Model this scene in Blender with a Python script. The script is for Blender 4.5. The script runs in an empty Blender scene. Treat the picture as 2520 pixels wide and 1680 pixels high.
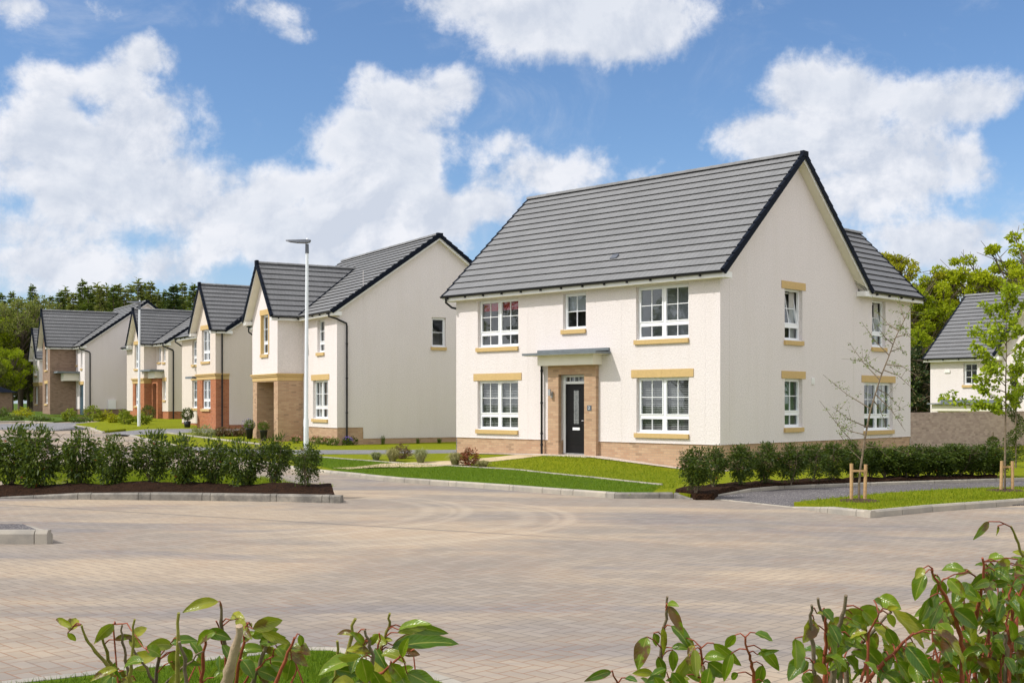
import bpy, bmesh, math, random
import numpy as np
from mathutils import Vector, Matrix
R = math.radians
PI = math.pi
random.seed(7)
rng = np.random.default_rng(7)
SC = bpy.context.scene
COL = SC.collection
F, CX, HY, HC = 2882.0, 1260.0, 991.0, 2.2      # focal length in photo pixels, principal column, horizon row, lens height

# ------------------------------------------------------------------ terrain
TB = [(-100, .25), (34, .25), (47, .38), (95, 1.4)]
def T(y):
    for (a, b), (c, d) in zip(TB, TB[1:]):
        if y < c: return b+(d-b)*max(0, y-a)/(c-a)
    return TB[-1][1]
def G(px, py, h=0.0):
    """world point on the ground seen at a photo pixel"""
    Y = 20.0
    for i in range(80):
        Y = Y*.5+.5*F*(HC-h-T(Y))/(py-HY)
    return Vector(((px-CX)/F*Y, Y, T(Y)+h))
def P3(px, py, Y):
    return Vector(((px-CX)/F*Y, Y, HC-(py-HY)/F*Y))

# ------------------------------------------------------------------ node helpers
class NT:
    def __init__(s, tree):
        s.t = tree; s.n = tree.nodes; s.l = tree.links
    def new(s, typ, **kw):
        n = s.n.new(typ)
        for k, v in kw.items(): setattr(n, k, v)
        return n
    def put(s, sock, v):
        if v is None: return
        if isinstance(v, bpy.types.NodeSocket): s.l.new(v, sock)
        else:
            if sock.type == 'RGBA' and hasattr(v, '__len__') and len(v) == 3: v = (*v, 1)
            sock.default_value = v
    def math(s, op, a, b=None, c=None, clamp=False):
        n = s.new('ShaderNodeMath', operation=op); n.use_clamp = clamp
        s.put(n.inputs[0], a); s.put(n.inputs[1], b)
        if c is not None: s.put(n.inputs[2], c)
        return n.outputs[0]
    def vmath(s, op, a, b=None):
        n = s.new('ShaderNodeVectorMath', operation=op)
        s.put(n.inputs[0], a); s.put(n.inputs[1], b)
        return n.outputs['Value'] if op in ('LENGTH', 'DOT_PRODUCT', 'DISTANCE') else n.outputs[0]
    def noise(s, vec, scale, detail=3, rough=.5, dist=0):
        n = s.new('ShaderNodeTexNoise')
        s.put(n.inputs['Vector'], vec); s.put(n.inputs['Scale'], scale); s.put(n.inputs['Detail'], detail)
        s.put(n.inputs['Roughness'], rough); s.put(n.inputs['Distortion'], dist)
        return n.outputs[0]
    def maprange(s, v, a, b, c=0., d=1., smooth=False):
        n = s.new('ShaderNodeMapRange')
        if smooth: n.interpolation_type = 'SMOOTHSTEP'
        for i, x in enumerate((v, a, b, c, d)): s.put(n.inputs[i], x)
        return n.outputs[0]
    def mix(s, f, a, b, mode='MIX'):
        n = s.new('ShaderNodeMix', data_type='RGBA', blend_type=mode)
        s.put(n.inputs[0], f); s.put(n.inputs[6], a); s.put(n.inputs[7], b)
        return n.outputs[2]
    def mapping(s, vec, scale=(1, 1, 1), rot=(0, 0, 0), loc=(0, 0, 0)):
        n = s.new('ShaderNodeMapping')
        s.put(n.inputs[0], vec); n.inputs[1].default_value = loc; n.inputs[2].default_value = rot; n.inputs[3].default_value = scale
        return n.outputs[0]
    def sep(s, v):
        n = s.new('ShaderNodeSeparateXYZ'); s.put(n.inputs[0], v); return n.outputs
    def comb(s, x, y, z):
        n = s.new('ShaderNodeCombineXYZ'); s.put(n.inputs[0], x); s.put(n.inputs[1], y); s.put(n.inputs[2], z); return n.outputs[0]

def material(name, build):
    m = bpy.data.materials.new(name); m.use_nodes = True
    t = NT(m.node_tree); t.n.clear()
    out = t.new('ShaderNodeOutputMaterial')
    sh = build(t)
    t.l.new(sh, out.inputs[0])
    return m
def bsdf(t, col, rough=.8, bump=None, bstr=.3, bdist=.01, spec=.3, metal=0.):
    b = t.new('ShaderNodeBsdfPrincipled')
    t.put(b.inputs['Base Color'], col); t.put(b.inputs['Roughness'], rough)
    t.put(b.inputs['Specular IOR Level'], spec); t.put(b.inputs['Metallic'], metal)
    if bump is not None:
        n = t.new('ShaderNodeBump'); n.inputs['Strength'].default_value = bstr; n.inputs['Distance'].default_value = bdist
        t.put(n.inputs['Height'], bump); t.l.new(n.outputs[0], b.inputs['Normal'])
    return b.outputs[0]
def tc(t, k='Object'): return t.new('ShaderNodeTexCoord').outputs[k]
def rpi(t): return t.new('ShaderNodeNewGeometry').outputs['Random Per Island']

def plain(name, col, rough=.6, var=.08, scale=6., spec=.3, metal=0., bstr=0.05, island=.0):
    def b(t):
        o = tc(t)
        n = t.noise(o, scale, 4, .6)
        k = t.maprange(n, .3, .7, 1-var, 1+var)
        if island:
            k = t.math('MULTIPLY', k, t.maprange(rpi(t), 0, 1, 1-island, 1+island))
        c = t.vmath('SCALE', col); c.node.inputs['Scale'].default_value = 1; t.l.new(k, c.node.inputs['Scale'])
        return bsdf(t, c, rough, t.noise(o, scale*12, 3), bstr, .004, spec, metal)
    return material(name, b)

def render_mat(name, col):
    def b(t):
        o = tc(t)
        big = t.noise(o, .5, 4, .6)
        fine = t.noise(o, 28, 5, .75)
        mid = t.noise(o, 13, 3, .65)
        streak = t.noise(t.mapping(o, (2.2, 2.2, .25)), 1.2, 4, .6)
        c = t.mix(t.maprange(fine, .3, .7), tuple(x*.74 for x in col), tuple(min(1, x*1.15) for x in col))
        c = t.mix(t.maprange(big, .3, .7, 0, .35), c, tuple(x*.9 for x in col))
        c = t.mix(t.maprange(streak, .45, .8, 0, .22), c, (col[0]*.78, col[1]*.76, col[2]*.70))
        h = t.math('ADD', fine, t.math('MULTIPLY', mid, .8))
        return bsdf(t, c, .92, h, .7, .017, .1)
    return material(name, b)

def brick_mat(name, c1, c2, mortar, darkp=.06):
    def b(t):
        o = tc(t); x, y, z = t.sep(o)
        v = t.comb(t.math('ADD', x, y), z, 0)
        br = t.new('ShaderNodeTexBrick')
        t.put(br.inputs['Vector'], v); br.offset = .5
        t.put(br.inputs['Color1'], (0, 0, 0)); t.put(br.inputs['Color2'], (1, 1, 1)); t.put(br.inputs['Mortar'], (.5, .5, .5))
        br.inputs['Scale'].default_value = 1; br.inputs['Mortar Size'].default_value = .006; br.inputs['Mortar Smooth'].default_value = .3
        br.inputs['Brick Width'].default_value = .225; br.inputs['Row Height'].default_value = .075
        n = t.noise(o, 30, 4, .7)
        var = t.math('ADD', t.math('MULTIPLY', br.outputs['Color'], .75), t.math('MULTIPLY', t.noise(o, 2, 2), .3), clamp=True)
        c = t.mix(var, c1, c2)
        c = t.mix(t.maprange(br.outputs['Color'], 1-darkp, 1-darkp+.02, 0, .55), c, tuple(a*.42 for a in c1))
        c = t.mix(t.maprange(n, .35, .7, 0, .3), c, tuple(a*.72 for a in c1))
        c = t.mix(br.outputs['Fac'], c, mortar)
        h = t.math('SUBTRACT', t.math('MULTIPLY', n, .3), br.outputs['Fac'])
        return bsdf(t, c, .9, h, .6, .006, .15)
    return material(name, b)

def tile_mat(name, col):
    def b(t):
        uv = tc(t, 'UV'); o = tc(t)
        br = t.new('ShaderNodeTexBrick'); t.put(br.inputs['Vector'], uv); br.offset = .5
        t.put(br.inputs['Color1'], (0, 0, 0)); t.put(br.inputs['Color2'], (1, 1, 1)); t.put(br.inputs['Mortar'], (0, 0, 0))
        br.inputs['Scale'].default_value = 1; br.inputs['Mortar Size'].default_value = .006
        br.inputs['Brick Width'].default_value = .165; br.inputs['Row Height'].default_value = 1.0
        k = t.maprange(br.outputs['Color'], 0, 1, .965, 1.035)
        k = t.math('MULTIPLY', k, t.maprange(t.noise(o, .7, 4, .6), .3, .7, .93, 1.07))
        k = t.math('MULTIPLY', k, t.maprange(t.noise(o, 60, 3, .6), .3, .7, .9, 1.1))
        u, v_, w_ = t.sep(uv)
        st = t.noise(t.mapping(uv, (5, .35, 1)), 1, 3, .6)
        c = t.vmath('SCALE', col); t.l.new(k, c.node.inputs['Scale'])
        c = t.mix(t.maprange(st, .68, .8, 0, .35), c, (.45, .45, .43))
        c = t.mix(t.math('MULTIPLY', br.outputs['Fac'], .55), c, (.06, .06, .06))
        return bsdf(t, c, .75, t.math('SUBTRACT', t.noise(o, 90, 2), br.outputs['Fac']), .3, .005, .3)
    return material(name, b)

def leaf_mat(name, c1, c2, trans=.3, rough=.45, dead=0.0, deadcol=(.16, .09, .02)):
    def b(t):
        r = rpi(t)
        c = t.mix(r, c1, c2)
        if dead:
            r2 = t.math('FRACT', t.math('MULTIPLY', r, 37.7))
            c = t.mix(t.math('LESS_THAN', r2, dead), c, deadcol)
        p = t.new('ShaderNodeBsdfPrincipled'); t.put(p.inputs['Base Color'], c); p.inputs['Roughness'].default_value = rough
        p.inputs['Specular IOR Level'].default_value = .25
        tr = t.new('ShaderNodeBsdfTranslucent'); t.put(tr.inputs[0], t.mix(.35, c, (.30, .42, .03)))
        m = t.new('ShaderNodeMixShader'); m.inputs[0].default_value = trans
        t.l.new(p.outputs[0], m.inputs[1]); t.l.new(tr.outputs[0], m.inputs[2])
        return m.outputs[0]
    return material(name, b)

def glass_mat(name, tint=(.85, .9, .92)):
    def b(t):
        tr = t.new('ShaderNodeBsdfTransparent'); t.put(tr.inputs[0], tint)
        gl = t.new('ShaderNodeBsdfGlossy'); gl.inputs['Roughness'].default_value = .02; t.put(gl.inputs[0], (.9, .95, 1))
        nb = t.new('ShaderNodeBump'); nb.inputs['Strength'].default_value = .03; nb.inputs['Distance'].default_value = .02
        t.put(nb.inputs['Height'], t.noise(tc(t), 1.3, 2)); t.l.new(nb.outputs[0], gl.inputs['Normal'])
        ge = t.new('ShaderNodeNewGeometry')
        cs = t.math('ABSOLUTE', t.vmath('DOT_PRODUCT', ge.outputs['Normal'], ge.outputs['Incoming']))
        fac = t.math('ADD', .10, t.math('MULTIPLY', .90, t.math('POWER', t.math('SUBTRACT', 1., cs, clamp=True), 5.)))
        m = t.new('ShaderNodeMixShader'); t.l.new(fac, m.inputs[0])
        t.l.new(tr.outputs[0], m.inputs[1]); t.l.new(gl.outputs[0], m.inputs[2])
        return m.outputs[0]
    return material(name, b)

M = {}
M['render'] = render_mat('roughcast_render', (.785, .722, .70))
M['render_tan'] = render_mat('tan_roughcast_render', (.73, .645, .565))
M['brick'] = brick_mat('buff_brick', (.42, .255, .16), (.56, .39, .25), (.37, .29, .21))
M['brick_wall'] = brick_mat('brown_buff_brick', (.34, .245, .20), (.56, .43, .34), (.40, .33, .28))
M['brick_red'] = brick_mat('red_brick', (.38, .125, .055), (.50, .20, .09), (.36, .26, .19))
M['brick_brown'] = brick_mat('brown_brick', (.25, .16, .11), (.36, .25, .18), (.24, .19, .15))
M['stone'] = plain('sand_cast_stone', (.56, .39, .17), .85, .07, 14, bstr=.2)
M['tile'] = tile_mat('grey_roof_tile', (.200, .200, .200))
M['tile_dark'] = tile_mat('dark_grey_roof_tile', (.175, .175, .178))
M['upvc'] = plain('white_upvc', (.84, .85, .86), .3, .02, 3)
M['fascia'] = plain('white_fascia', (.80, .79, .76), .45, .05, 2)
M['soffit'] = plain('cream_soffit', (.78, .74, .64), .6, .04, 2)
M['navy'] = plain('dark_dry_verge', (.007, .010, .018), .7, .1, 6, spec=.08)
M['ridge'] = plain('grey_ridge_tile', (.20, .20, .20), .75, .12, 5, island=.12)
M['black'] = plain('black_plastic', (.012, .012, .014), .35, .1, 6)
M['lead'] = plain('grey_canopy_sheet', (.16, .18, .19), .5, .12, 5)
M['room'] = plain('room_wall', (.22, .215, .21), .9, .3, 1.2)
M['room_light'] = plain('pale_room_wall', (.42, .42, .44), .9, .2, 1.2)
M['room_red'] = plain('red_blind_fabric', (.42, .012, .03), .8, .1, 4)
M['room_green'] = plain('green_room', (.10, .16, .08), .9, .4, 2)
M['blind'] = plain('venetian_slat', (.46, .44, .41), .6, .05, 3)
M['curtain'] = plain('pale_curtain', (.55, .53, .50), .9, .1, 3)
M['glass'] = glass_mat('window_glass')
M['door_black'] = plain('black_door', (.006, .006, .007), .4, .2, 4, spec=.25)
M['door_blue'] = plain('blue_grey_door', (.05, .09, .12), .35, .1, 4)
M['door_brown'] = plain('brown_door', (.06, .03, .02), .35, .1, 4)
M['door_glass'] = plain('leaded_door_glass', (.16, .17, .175), .25, .35, 14)
M['steel'] = plain('brushed_steel', (.5, .5, .5), .35, .1, 9, metal=.8)
M['white_paint'] = plain('white_column_paint', (.74, .77, .80), .35, .06, 2)
M['lamp_grey'] = plain('lamp_head_grey', (.12, .13, .15), .4, .1, 9)
M['bark'] = plain('bark', (.13, .10, .07), .95, .35, 18, bstr=.6)
M['bark_young'] = plain('young_bark', (.17, .13, .085), .85, .35, 22, bstr=.4)
M['bark_pale'] = plain('pale_cut_stem', (.36, .27, .18), .85, .3, 26, bstr=.5)
M['stem_red'] = plain('reddish_stem', (.27, .07, .035), .6, .35, 22, bstr=.3)
M['stem_green'] = plain('green_stem', (.24, .22, .05), .6, .35, 22, bstr=.3)
M['stake'] = plain('round_wood_stake', (.46, .29, .14), .85, .22, 16, bstr=.4)
M['soil'] = plain('soil', (.06, .035, .02), .95, .5, 10, bstr=.8)
M['plinth_gravel'] = plain('white_gravel', (.55, .47, .40), .9, .45, 40, bstr=.8)
M['pot'] = plain('black_pot', (.02, .022, .025), .4, .2, 8)
M['kerb'] = material('concrete_kerb', lambda t: bsdf(t,
    t.mix(t.maprange(t.noise(tc(t), 2.2, 5, .65), .35, .68), t.mix(rpi(t), (.36, .33, .28), (.27, .25, .22)), t.mix(rpi(t), (.50, .44, .35), (.40, .36, .30))),
    .9, t.noise(tc(t), 55, 3), .4, .004, .15))
M['kerb_dark'] = material('shaded_concrete_kerb', lambda t: bsdf(t,  # darker kerb copy, shade on camera-facing stretches put into its colour
    t.mix(t.maprange(t.noise(tc(t), 2.6, 5, .7), .38, .62), (.15, .14, .125), t.mix(rpi(t), (.34, .31, .26), (.26, .24, .21))),
    .9, t.noise(tc(t), 55, 3), .4, .004, .15))

def mulch(t):
    o = tc(t)
    v = t.new('ShaderNodeTexVoronoi'); t.put(v.inputs['Vector'], t.mapping(o, (1, 1.9, 1))); v.inputs['Scale'].default_value = 24
    n = t.noise(o, 3, 4, .6)
    c = t.mix(t.sep(v.outputs['Color'])[0], (.010, .006, .004), (.052, .025, .013))
    c = t.mix(t.maprange(n, .3, .7, 0, .5), c, (.035, .016, .008))
    return bsdf(t, c, .95, v.outputs['Distance'], 1, .03, .1)
M['mulch'] = material('bark_mulch', mulch)

def lawn(c1, c2, c3):
    def b(t):
        o = tc(t)
        c = t.mix(t.maprange(t.noise(o, .45, 4, .6), .3, .7), c1, c2)
        c = t.mix(t.maprange(t.noise(o, 5, 5, .75), .45, .75, 0, .55), c, c3)
        c = t.mix(t.maprange(t.noise(t.mapping(o, (1, 1, 1), (0, 0, .6)), 45, 3, .7), .35, .7, 0, .55), c, tuple(x*.4 for x in c1))
        return bsdf(t, c, .9, t.noise(o, 60, 3, .7), .8, .03, .1)
    return b
M['lawn'] = material('lawn_green', lawn((.19, .225, .003), (.25, .275, .004), (.33, .33, .02)))
M['lawn_verge'] = material('verge_green', lawn((.085, .16, .003), (.12, .195, .004), (.17, .21, .01)))
M['field'] = material('field_green', lawn((.07, .13, .012), (.10, .16, .02), (.12, .13, .03)))
M['blade'] = leaf_mat('grass_blade', (.13, .20, .003), (.26, .30, .01), .35, .7)
M['blade_verge'] = leaf_mat('verge_grass_blade', (.06, .135, .003), (.145, .215, .006), .35, .7)

def tarmac(c, spk):
    def b(t):
        o = tc(t)
        v = t.new('ShaderNodeTexVoronoi'); t.put(v.inputs['Vector'], o); v.inputs['Scale'].default_value = 55
        r = t.sep(v.outputs['Color'])[0]
        cc = t.mix(t.maprange(r, .25, 1., 0, 1), c, tuple(x*1.5 for x in c))
        cc = t.mix(t.math('GREATER_THAN', r, .93), cc, spk)
        cc = t.mix(t.maprange(t.noise(o, .8, 4, .6), .35, .7, 0, .5), cc, tuple(x*.75 for x in c))
        return bsdf(t, cc, .9, v.outputs['Distance'], .7, .01, .2)
    return b
M['tarmac'] = material('grey_chipped_tarmac', tarmac((.115, .105, .105), (.50, .45, .42)))
M['drive'] = material('grey_drive', tarmac((.20, .195, .20), (.34, .33, .33)))

def sand_slab(t):
    o = tc(t)
    br = t.new('ShaderNodeTexBrick'); t.put(br.inputs['Vector'], t.mapping(o, rot=(0, 0, R(-44))))
    t.put(br.inputs['Color1'], (.52, .40, .24)); t.put(br.inputs['Color2'], (.62, .49, .31)); t.put(br.inputs['Mortar'], (.34, .26, .16))
    br.inputs['Scale'].default_value = 1; br.inputs['Mortar Size'].default_value = .008
    br.inputs['Brick Width'].default_value = .45; br.inputs['Row Height'].default_value = .45
    return bsdf(t, t.mix(t.maprange(t.noise(o, 6, 4), .3, .7, 0, .3), br.outputs['Color'], (.40, .30, .19)), .9, None)
M['slab'] = material('sand_paving_slab', sand_slab)

def block_paving(t):
    o = tc(t)
    p = t.mapping(o, (7.7, 7.7, 7.7), (0, 0, R(44.3)))
    wob = t.noise(o, 1.1, 2)
    x, y, z = t.sep(p)
    i = t.math('FLOOR', x); j = t.math('FLOOR', y)
    fx = t.math('SUBTRACT', x, i); fy = t.math('SUBTRACT', y, j)
    k = t.math('FLOORED_MODULO', t.math('SUBTRACT', i, j), 4)
    def eq(v): return t.math('COMPARE', k, float(v), .3)
    k0, k1, k2, k3 = eq(0), eq(1), eq(2), eq(3)
    dr = t.math('ADD', t.math('SUBTRACT', 1, fx), k0)
    dl = t.math('ADD', fx, k1)
    db = t.math('ADD', fy, k2)
    dt = t.math('ADD', t.math('SUBTRACT', 1, fy), k3)
    d = t.math('MINIMUM', t.math('MINIMUM', dr, dl), t.math('MINIMUM', db, dt))
    joint = t.maprange(d, .025, .07, 1, 0, True)
    idx = t.comb(t.math('SUBTRACT', i, k1), t.math('ADD', j, k3), 0)
    wn = t.new('ShaderNodeTexWhiteNoise'); t.put(wn.inputs[0], idx)
    r = wn.outputs[0]
    c = t.mix(r, (.275, .23, .185), (.33, .28, .228))
    # sandy dust and greyer washed patches with their own outline
    nb = t.noise(t.mapping(o, (.35, 1, 1), (0, 0, R(-8))), .33, 6, .62, .6)
    c = t.mix(t.maprange(nb, .44, .60, 0, .9, True), c, t.mix(r, (.43, .335, .235), (.475, .375, .265)))
    ng = t.noise(t.mapping(o, (.3, 1, 1), (0, 0, R(10)), (7, 3, 0)), .4, 5, .6, .5)
    c = t.mix(t.maprange(ng, .50, .62, 0, .85, True), c, t.mix(r, (.205, .185, .175), (.25, .225, .212)))
    # curved tyre tracks left in the dust
    for (cx, cy, r0, w, s) in ((-5.2, 21, 4.4, .12, .34), (-5.2, 21, 3.7, .15, .26), (-5.1, 20.9, 4.05, .06, .25), (-3.2, 20, 4.2, .12, .34), (-3.2, 20, 3.5, .16, .26), (-3.1, 19.9, 3.85, .06, .25)):
        q = t.vmath('SUBTRACT', o, (cx, cy, 0)); qx, qy, qz = t.sep(q)
        rad = t.math('SQRT', t.math('ADD', t.math('MULTIPLY', qx, qx), t.math('MULTIPLY', qy, qy)))
        band = t.maprange(t.math('ABSOLUTE', t.math('SUBTRACT', rad, r0)), w*.3, w*1.4, s, 0, True)
        ang = t.math('ARCTAN2', qy, qx)
        lim = t.math('MULTIPLY', t.maprange(ang, -1.9, -.9, 0, 1, True), t.maprange(ang, .7, 1.6, 1, 0, True))
        c = t.mix(t.math('MULTIPLY', t.math('MULTIPLY', band, lim), t.maprange(nb, .3, .6, .6, 1)), c, (.58, .48, .36))
    # thin dark line running across the road
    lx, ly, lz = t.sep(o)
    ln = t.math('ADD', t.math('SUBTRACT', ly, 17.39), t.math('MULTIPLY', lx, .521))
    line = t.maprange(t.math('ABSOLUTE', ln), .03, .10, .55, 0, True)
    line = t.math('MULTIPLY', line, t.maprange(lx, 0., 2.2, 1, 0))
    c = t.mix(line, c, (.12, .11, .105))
    c = t.mix(t.maprange(t.noise(o, 90, 3, .7), .3, .7, 0, .22), c, (.27, .23, .20))
    # stained red sand in some of the joints
    js = t.maprange(t.noise(o, .7, 3, .6), .45, .6, 0, 1, True)
    c = t.mix(t.math('MULTIPLY', joint, .62), c, t.mix(js, (.14, .125, .115), (.26, .12, .055)))
    h = t.math('ADD', t.math('MULTIPLY', joint, -1), t.math('MULTIPLY', r, .35))
    return bsdf(t, c, .9, h, .45, .006, .15)
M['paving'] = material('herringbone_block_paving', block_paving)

M['laurel'] = leaf_mat('laurel_leaf', (.018, .042, .006), (.085, .12, .013), .25, .45, .006, (.22, .03, .01))
M['laurel_airy'] = leaf_mat('airy_laurel_leaf', (.018, .045, .006), (.105, .14, .014), .25, .45, .008, (.22, .06, .015))  # slightly lighter leaf colour for the airier shrubs
M['maple'] = leaf_mat('spring_leaf', (.24, .34, .008), (.42, .50, .02), .45, .5)
M['birchy'] = leaf_mat('small_spring_leaf', (.11, .16, .03), (.20, .26, .05), .4, .5)
M['tree_a'] = leaf_mat('yellow_green_leaf', (.28, .34, .005), (.56, .60, .012), .5, .55)
M['tree_b'] = leaf_mat('mid_green_leaf', (.17, .24, .004), (.42, .48, .010), .5, .55)
M['tree_c'] = leaf_mat('olive_brown_leaf', (.26, .25, .005), (.52, .49, .012), .5, .6)
M['tree_d'] = leaf_mat('dark_evergreen_leaf', (.018, .040, .012), (.05, .085, .025), .2, .5, .18, (.30, .27, .13))
M['needle_a'] = leaf_mat('spruce_needles', (.045, .075, .014), (.15, .19, .03), .35, .6)
M['needle_b'] = leaf_mat('larch_needles', (.09, .115, .02), (.27, .27, .07), .4, .6)
M['needle_c'] = leaf_mat('dark_pine_needles', (.022, .048, .012), (.075, .11, .022), .2, .6)
M['low_green'] = leaf_mat('low_hedge_leaf', (.06, .10, .012), (.12, .18, .02), .3, .5)
M['yellow_shrub'] = leaf_mat('yellow_green_shrub_leaf', (.14, .19, .01), (.28, .32, .02), .4, .5)
M['red_leaf'] = leaf_mat('red_shrub_leaf', (.16, .03, .02), (.32, .09, .05), .3, .5)
M['rust_leaf'] = leaf_mat('rusty_shrub_leaf', (.10, .05, .03), (.20, .12, .06), .3, .6)
M['tuft'] = leaf_mat('straw_grass', (.30, .27, .11), (.45, .40, .19), .35, .7)
M['tuft_green'] = leaf_mat('grey_green_grass', (.24, .27, .12), (.38, .38, .19), .35, .7)
M['topiary'] = leaf_mat('box_leaf', (.03, .055, .008), (.10, .13, .015), .25, .5)
M['purple'] = leaf_mat('purple_petal', (.20, .12, .55), (.35, .25, .75), .3, .6)
M['pink'] = leaf_mat('pink_petal', (.55, .10, .16), (.7, .45, .35), .3, .6)

def fleaf(name, c1, c2, under, dead):
    def b(t):
        r = rpi(t); uv = tc(t, 'UV'); u, v, w = t.sep(uv)
        g = t.new('ShaderNodeNewGeometry')
        c = t.mix(r, c1, c2)
        mid = t.math('ABSOLUTE', t.math('SUBTRACT', u, .5))
        vein = t.math('ABSOLUTE', t.math('SUBTRACT', t.math('FRACT', t.math('ADD', t.math('MULTIPLY', v, 9), t.math('MULTIPLY', mid, -5))), .5))
        c = t.mix(t.maprange(vein, .0, .12, .25, 0), c, (.20, .27, .05))
        c = t.mix(t.maprange(t.noise(tc(t), 35, 3, .6), .4, .7, 0, .4), c, tuple(x*.6 for x in c1))
        c = t.mix(g.outputs['Backfacing'], c, under)
        c = t.mix(t.maprange(mid, .01, .05, .8, 0), c, (.36, .36, .07))
        c = t.mix(t.maprange(mid, .44, .5, 0, .55), c, (.34, .25, .04))
        r2 = t.math('FRACT', t.math('MULTIPLY', r, 53.3))
        sp = t.noise(tc(t), 22, 4, .6)
        dd = t.math('MULTIPLY', t.math('LESS_THAN', r2, dead), t.maprange(sp, .48, .56))
        c = t.mix(dd, c, (.11, .04, .012))
        p = t.new('ShaderNodeBsdfPrincipled'); t.put(p.inputs['Base Color'], c); p.inputs['Roughness'].default_value = .28
        p.inputs['Specular IOR Level'].default_value = .45
        nb = t.new('ShaderNodeBump'); nb.inputs['Strength'].default_value = .3; nb.inputs['Distance'].default_value = .002
        t.put(nb.inputs['Height'], vein); t.l.new(nb.outputs[0], p.inputs['Normal'])
        tr = t.new('ShaderNodeBsdfTranslucent'); t.put(tr.inputs[0], t.mix(.5, c, (.32, .42, .03)))
        m = t.new('ShaderNodeMixShader'); m.inputs[0].default_value = .33
        t.l.new(p.outputs[0], m.inputs[1]); t.l.new(tr.outputs[0], m.inputs[2])
        return m.outputs[0]
    return material(name, b)
M['fleaf'] = fleaf('glossy_laurel_leaf', (.045, .115, .003), (.19, .28, .006), (.32, .38, .035), .15)
M['fleaf_y'] = fleaf('yellowing_laurel_leaf', (.17, .22, .012), (.38, .36, .02), (.30, .32, .06), .5)

# ------------------------------------------------------------------ mesh helpers
def tag(o, label=None, cat=None, group=None, kind=None):
    if label: o['label'] = label
    if cat: o['category'] = cat
    if group: o['group'] = group
    if kind: o['kind'] = kind
    return o
def empty(name, loc=(0, 0, 0), rz=0):
    o = bpy.data.objects.new(name, None); COL.objects.link(o); o.location = loc; o.rotation_euler = (0, 0, rz)
    o.empty_display_size = .2
    return o
def children(o): return [c for c in list(bpy.data.objects) if c.parent == o]
def copy_tree(o, parent=None):
    c = o.copy(); COL.objects.link(c); c.parent = parent
    for ch in children(o): copy_tree(ch, c)
    return c

class MB:
    def __init__(s): s.v = []; s.f = []; s.uv = []; s.sm = []
    def add(s, vs, fs, uvs=None, smooth=False):
        b = len(s.v); s.v += [tuple(p) for p in vs]
        for k, f in enumerate(fs):
            s.f.append(tuple(b+i for i in f)); s.uv.append(uvs[k] if uvs else None); s.sm.append(smooth)
    def quad(s, a, b, c, d, uv=None): s.add([a, b, c, d], [(0, 1, 2, 3)], [uv] if uv else None)
    def box(s, x0, x1, y0, y1, z0, z1, fn=None):
        vs = [(x, y, z) for z in (z0, z1) for y in (y0, y1) for x in (x0, x1)]
        if fn: vs = [fn(*p) for p in vs]
        s.add(vs, [(0, 2, 3, 1), (4, 5, 7, 6), (0, 1, 5, 4), (2, 6, 7, 3), (0, 4, 6, 2), (1, 3, 7, 5)])
    def tube(s, pts, rad, n=8, caps=True):
        pts = [Vector(p) for p in pts]
        if not hasattr(rad, '__len__'): rad = [rad]*len(pts)
        vs = []; prev = None
        for i, p in enumerate(pts):
            d = (pts[min(i+1, len(pts)-1)]-pts[max(i-1, 0)]).normalized()
            up = prev if prev is not None else (Vector((0, 0, 1)) if abs(d.z) < .9 else Vector((1, 0, 0)))
            a = d.cross(up).normalized(); b = a.cross(d).normalized(); prev = b
            for k in range(n):
                th = 2*PI*k/n
                vs.append(p+(a*math.cos(th)+b*math.sin(th))*rad[i])
        fs = []
        for i in range(len(pts)-1):
            for k in range(n):
                fs.append((i*n+k, i*n+(k+1) % n, (i+1)*n+(k+1) % n, (i+1)*n+k))
        s.add(vs, fs, smooth=True)
        if caps:
            s.add(vs[:n], [tuple(range(n))]); s.add(vs[-n:], [tuple(reversed(range(n)))])
    def lathe(s, prof, n=16, c=(0, 0, 0)):
        vs = [(c[0]+r*math.cos(2*PI*k/n), c[1]+r*math.sin(2*PI*k/n), c[2]+z) for r, z in prof for k in range(n)]
        fs = [(i*n+k, i*n+(k+1) % n, (i+1)*n+(k+1) % n, (i+1)*n+k) for i in range(len(prof)-1) for k in range(n)]
        s.add(vs, fs, smooth=True)
    def build(s, name, mat, parent=None, loc=None):
        if not s.f: return None
        me = bpy.data.meshes.new(name); me.from_pydata(s.v, [], s.f); me.materials.append(mat)
        if any(u is not None for u in s.uv):
            ul = me.uv_layers.new(name='UVMap'); k = 0
            for fi, f in enumerate(s.f):
                for j in range(len(f)):
                    ul.data[k].uv = s.uv[fi][j] if s.uv[fi] else (0, 0); k += 1
        me.polygons.foreach_set('use_smooth', s.sm)
        me.update()
        o = bpy.data.objects.new(name, me); COL.objects.link(o)
        if parent: o.parent = parent
        if loc: o.location = loc
        return o

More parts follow.
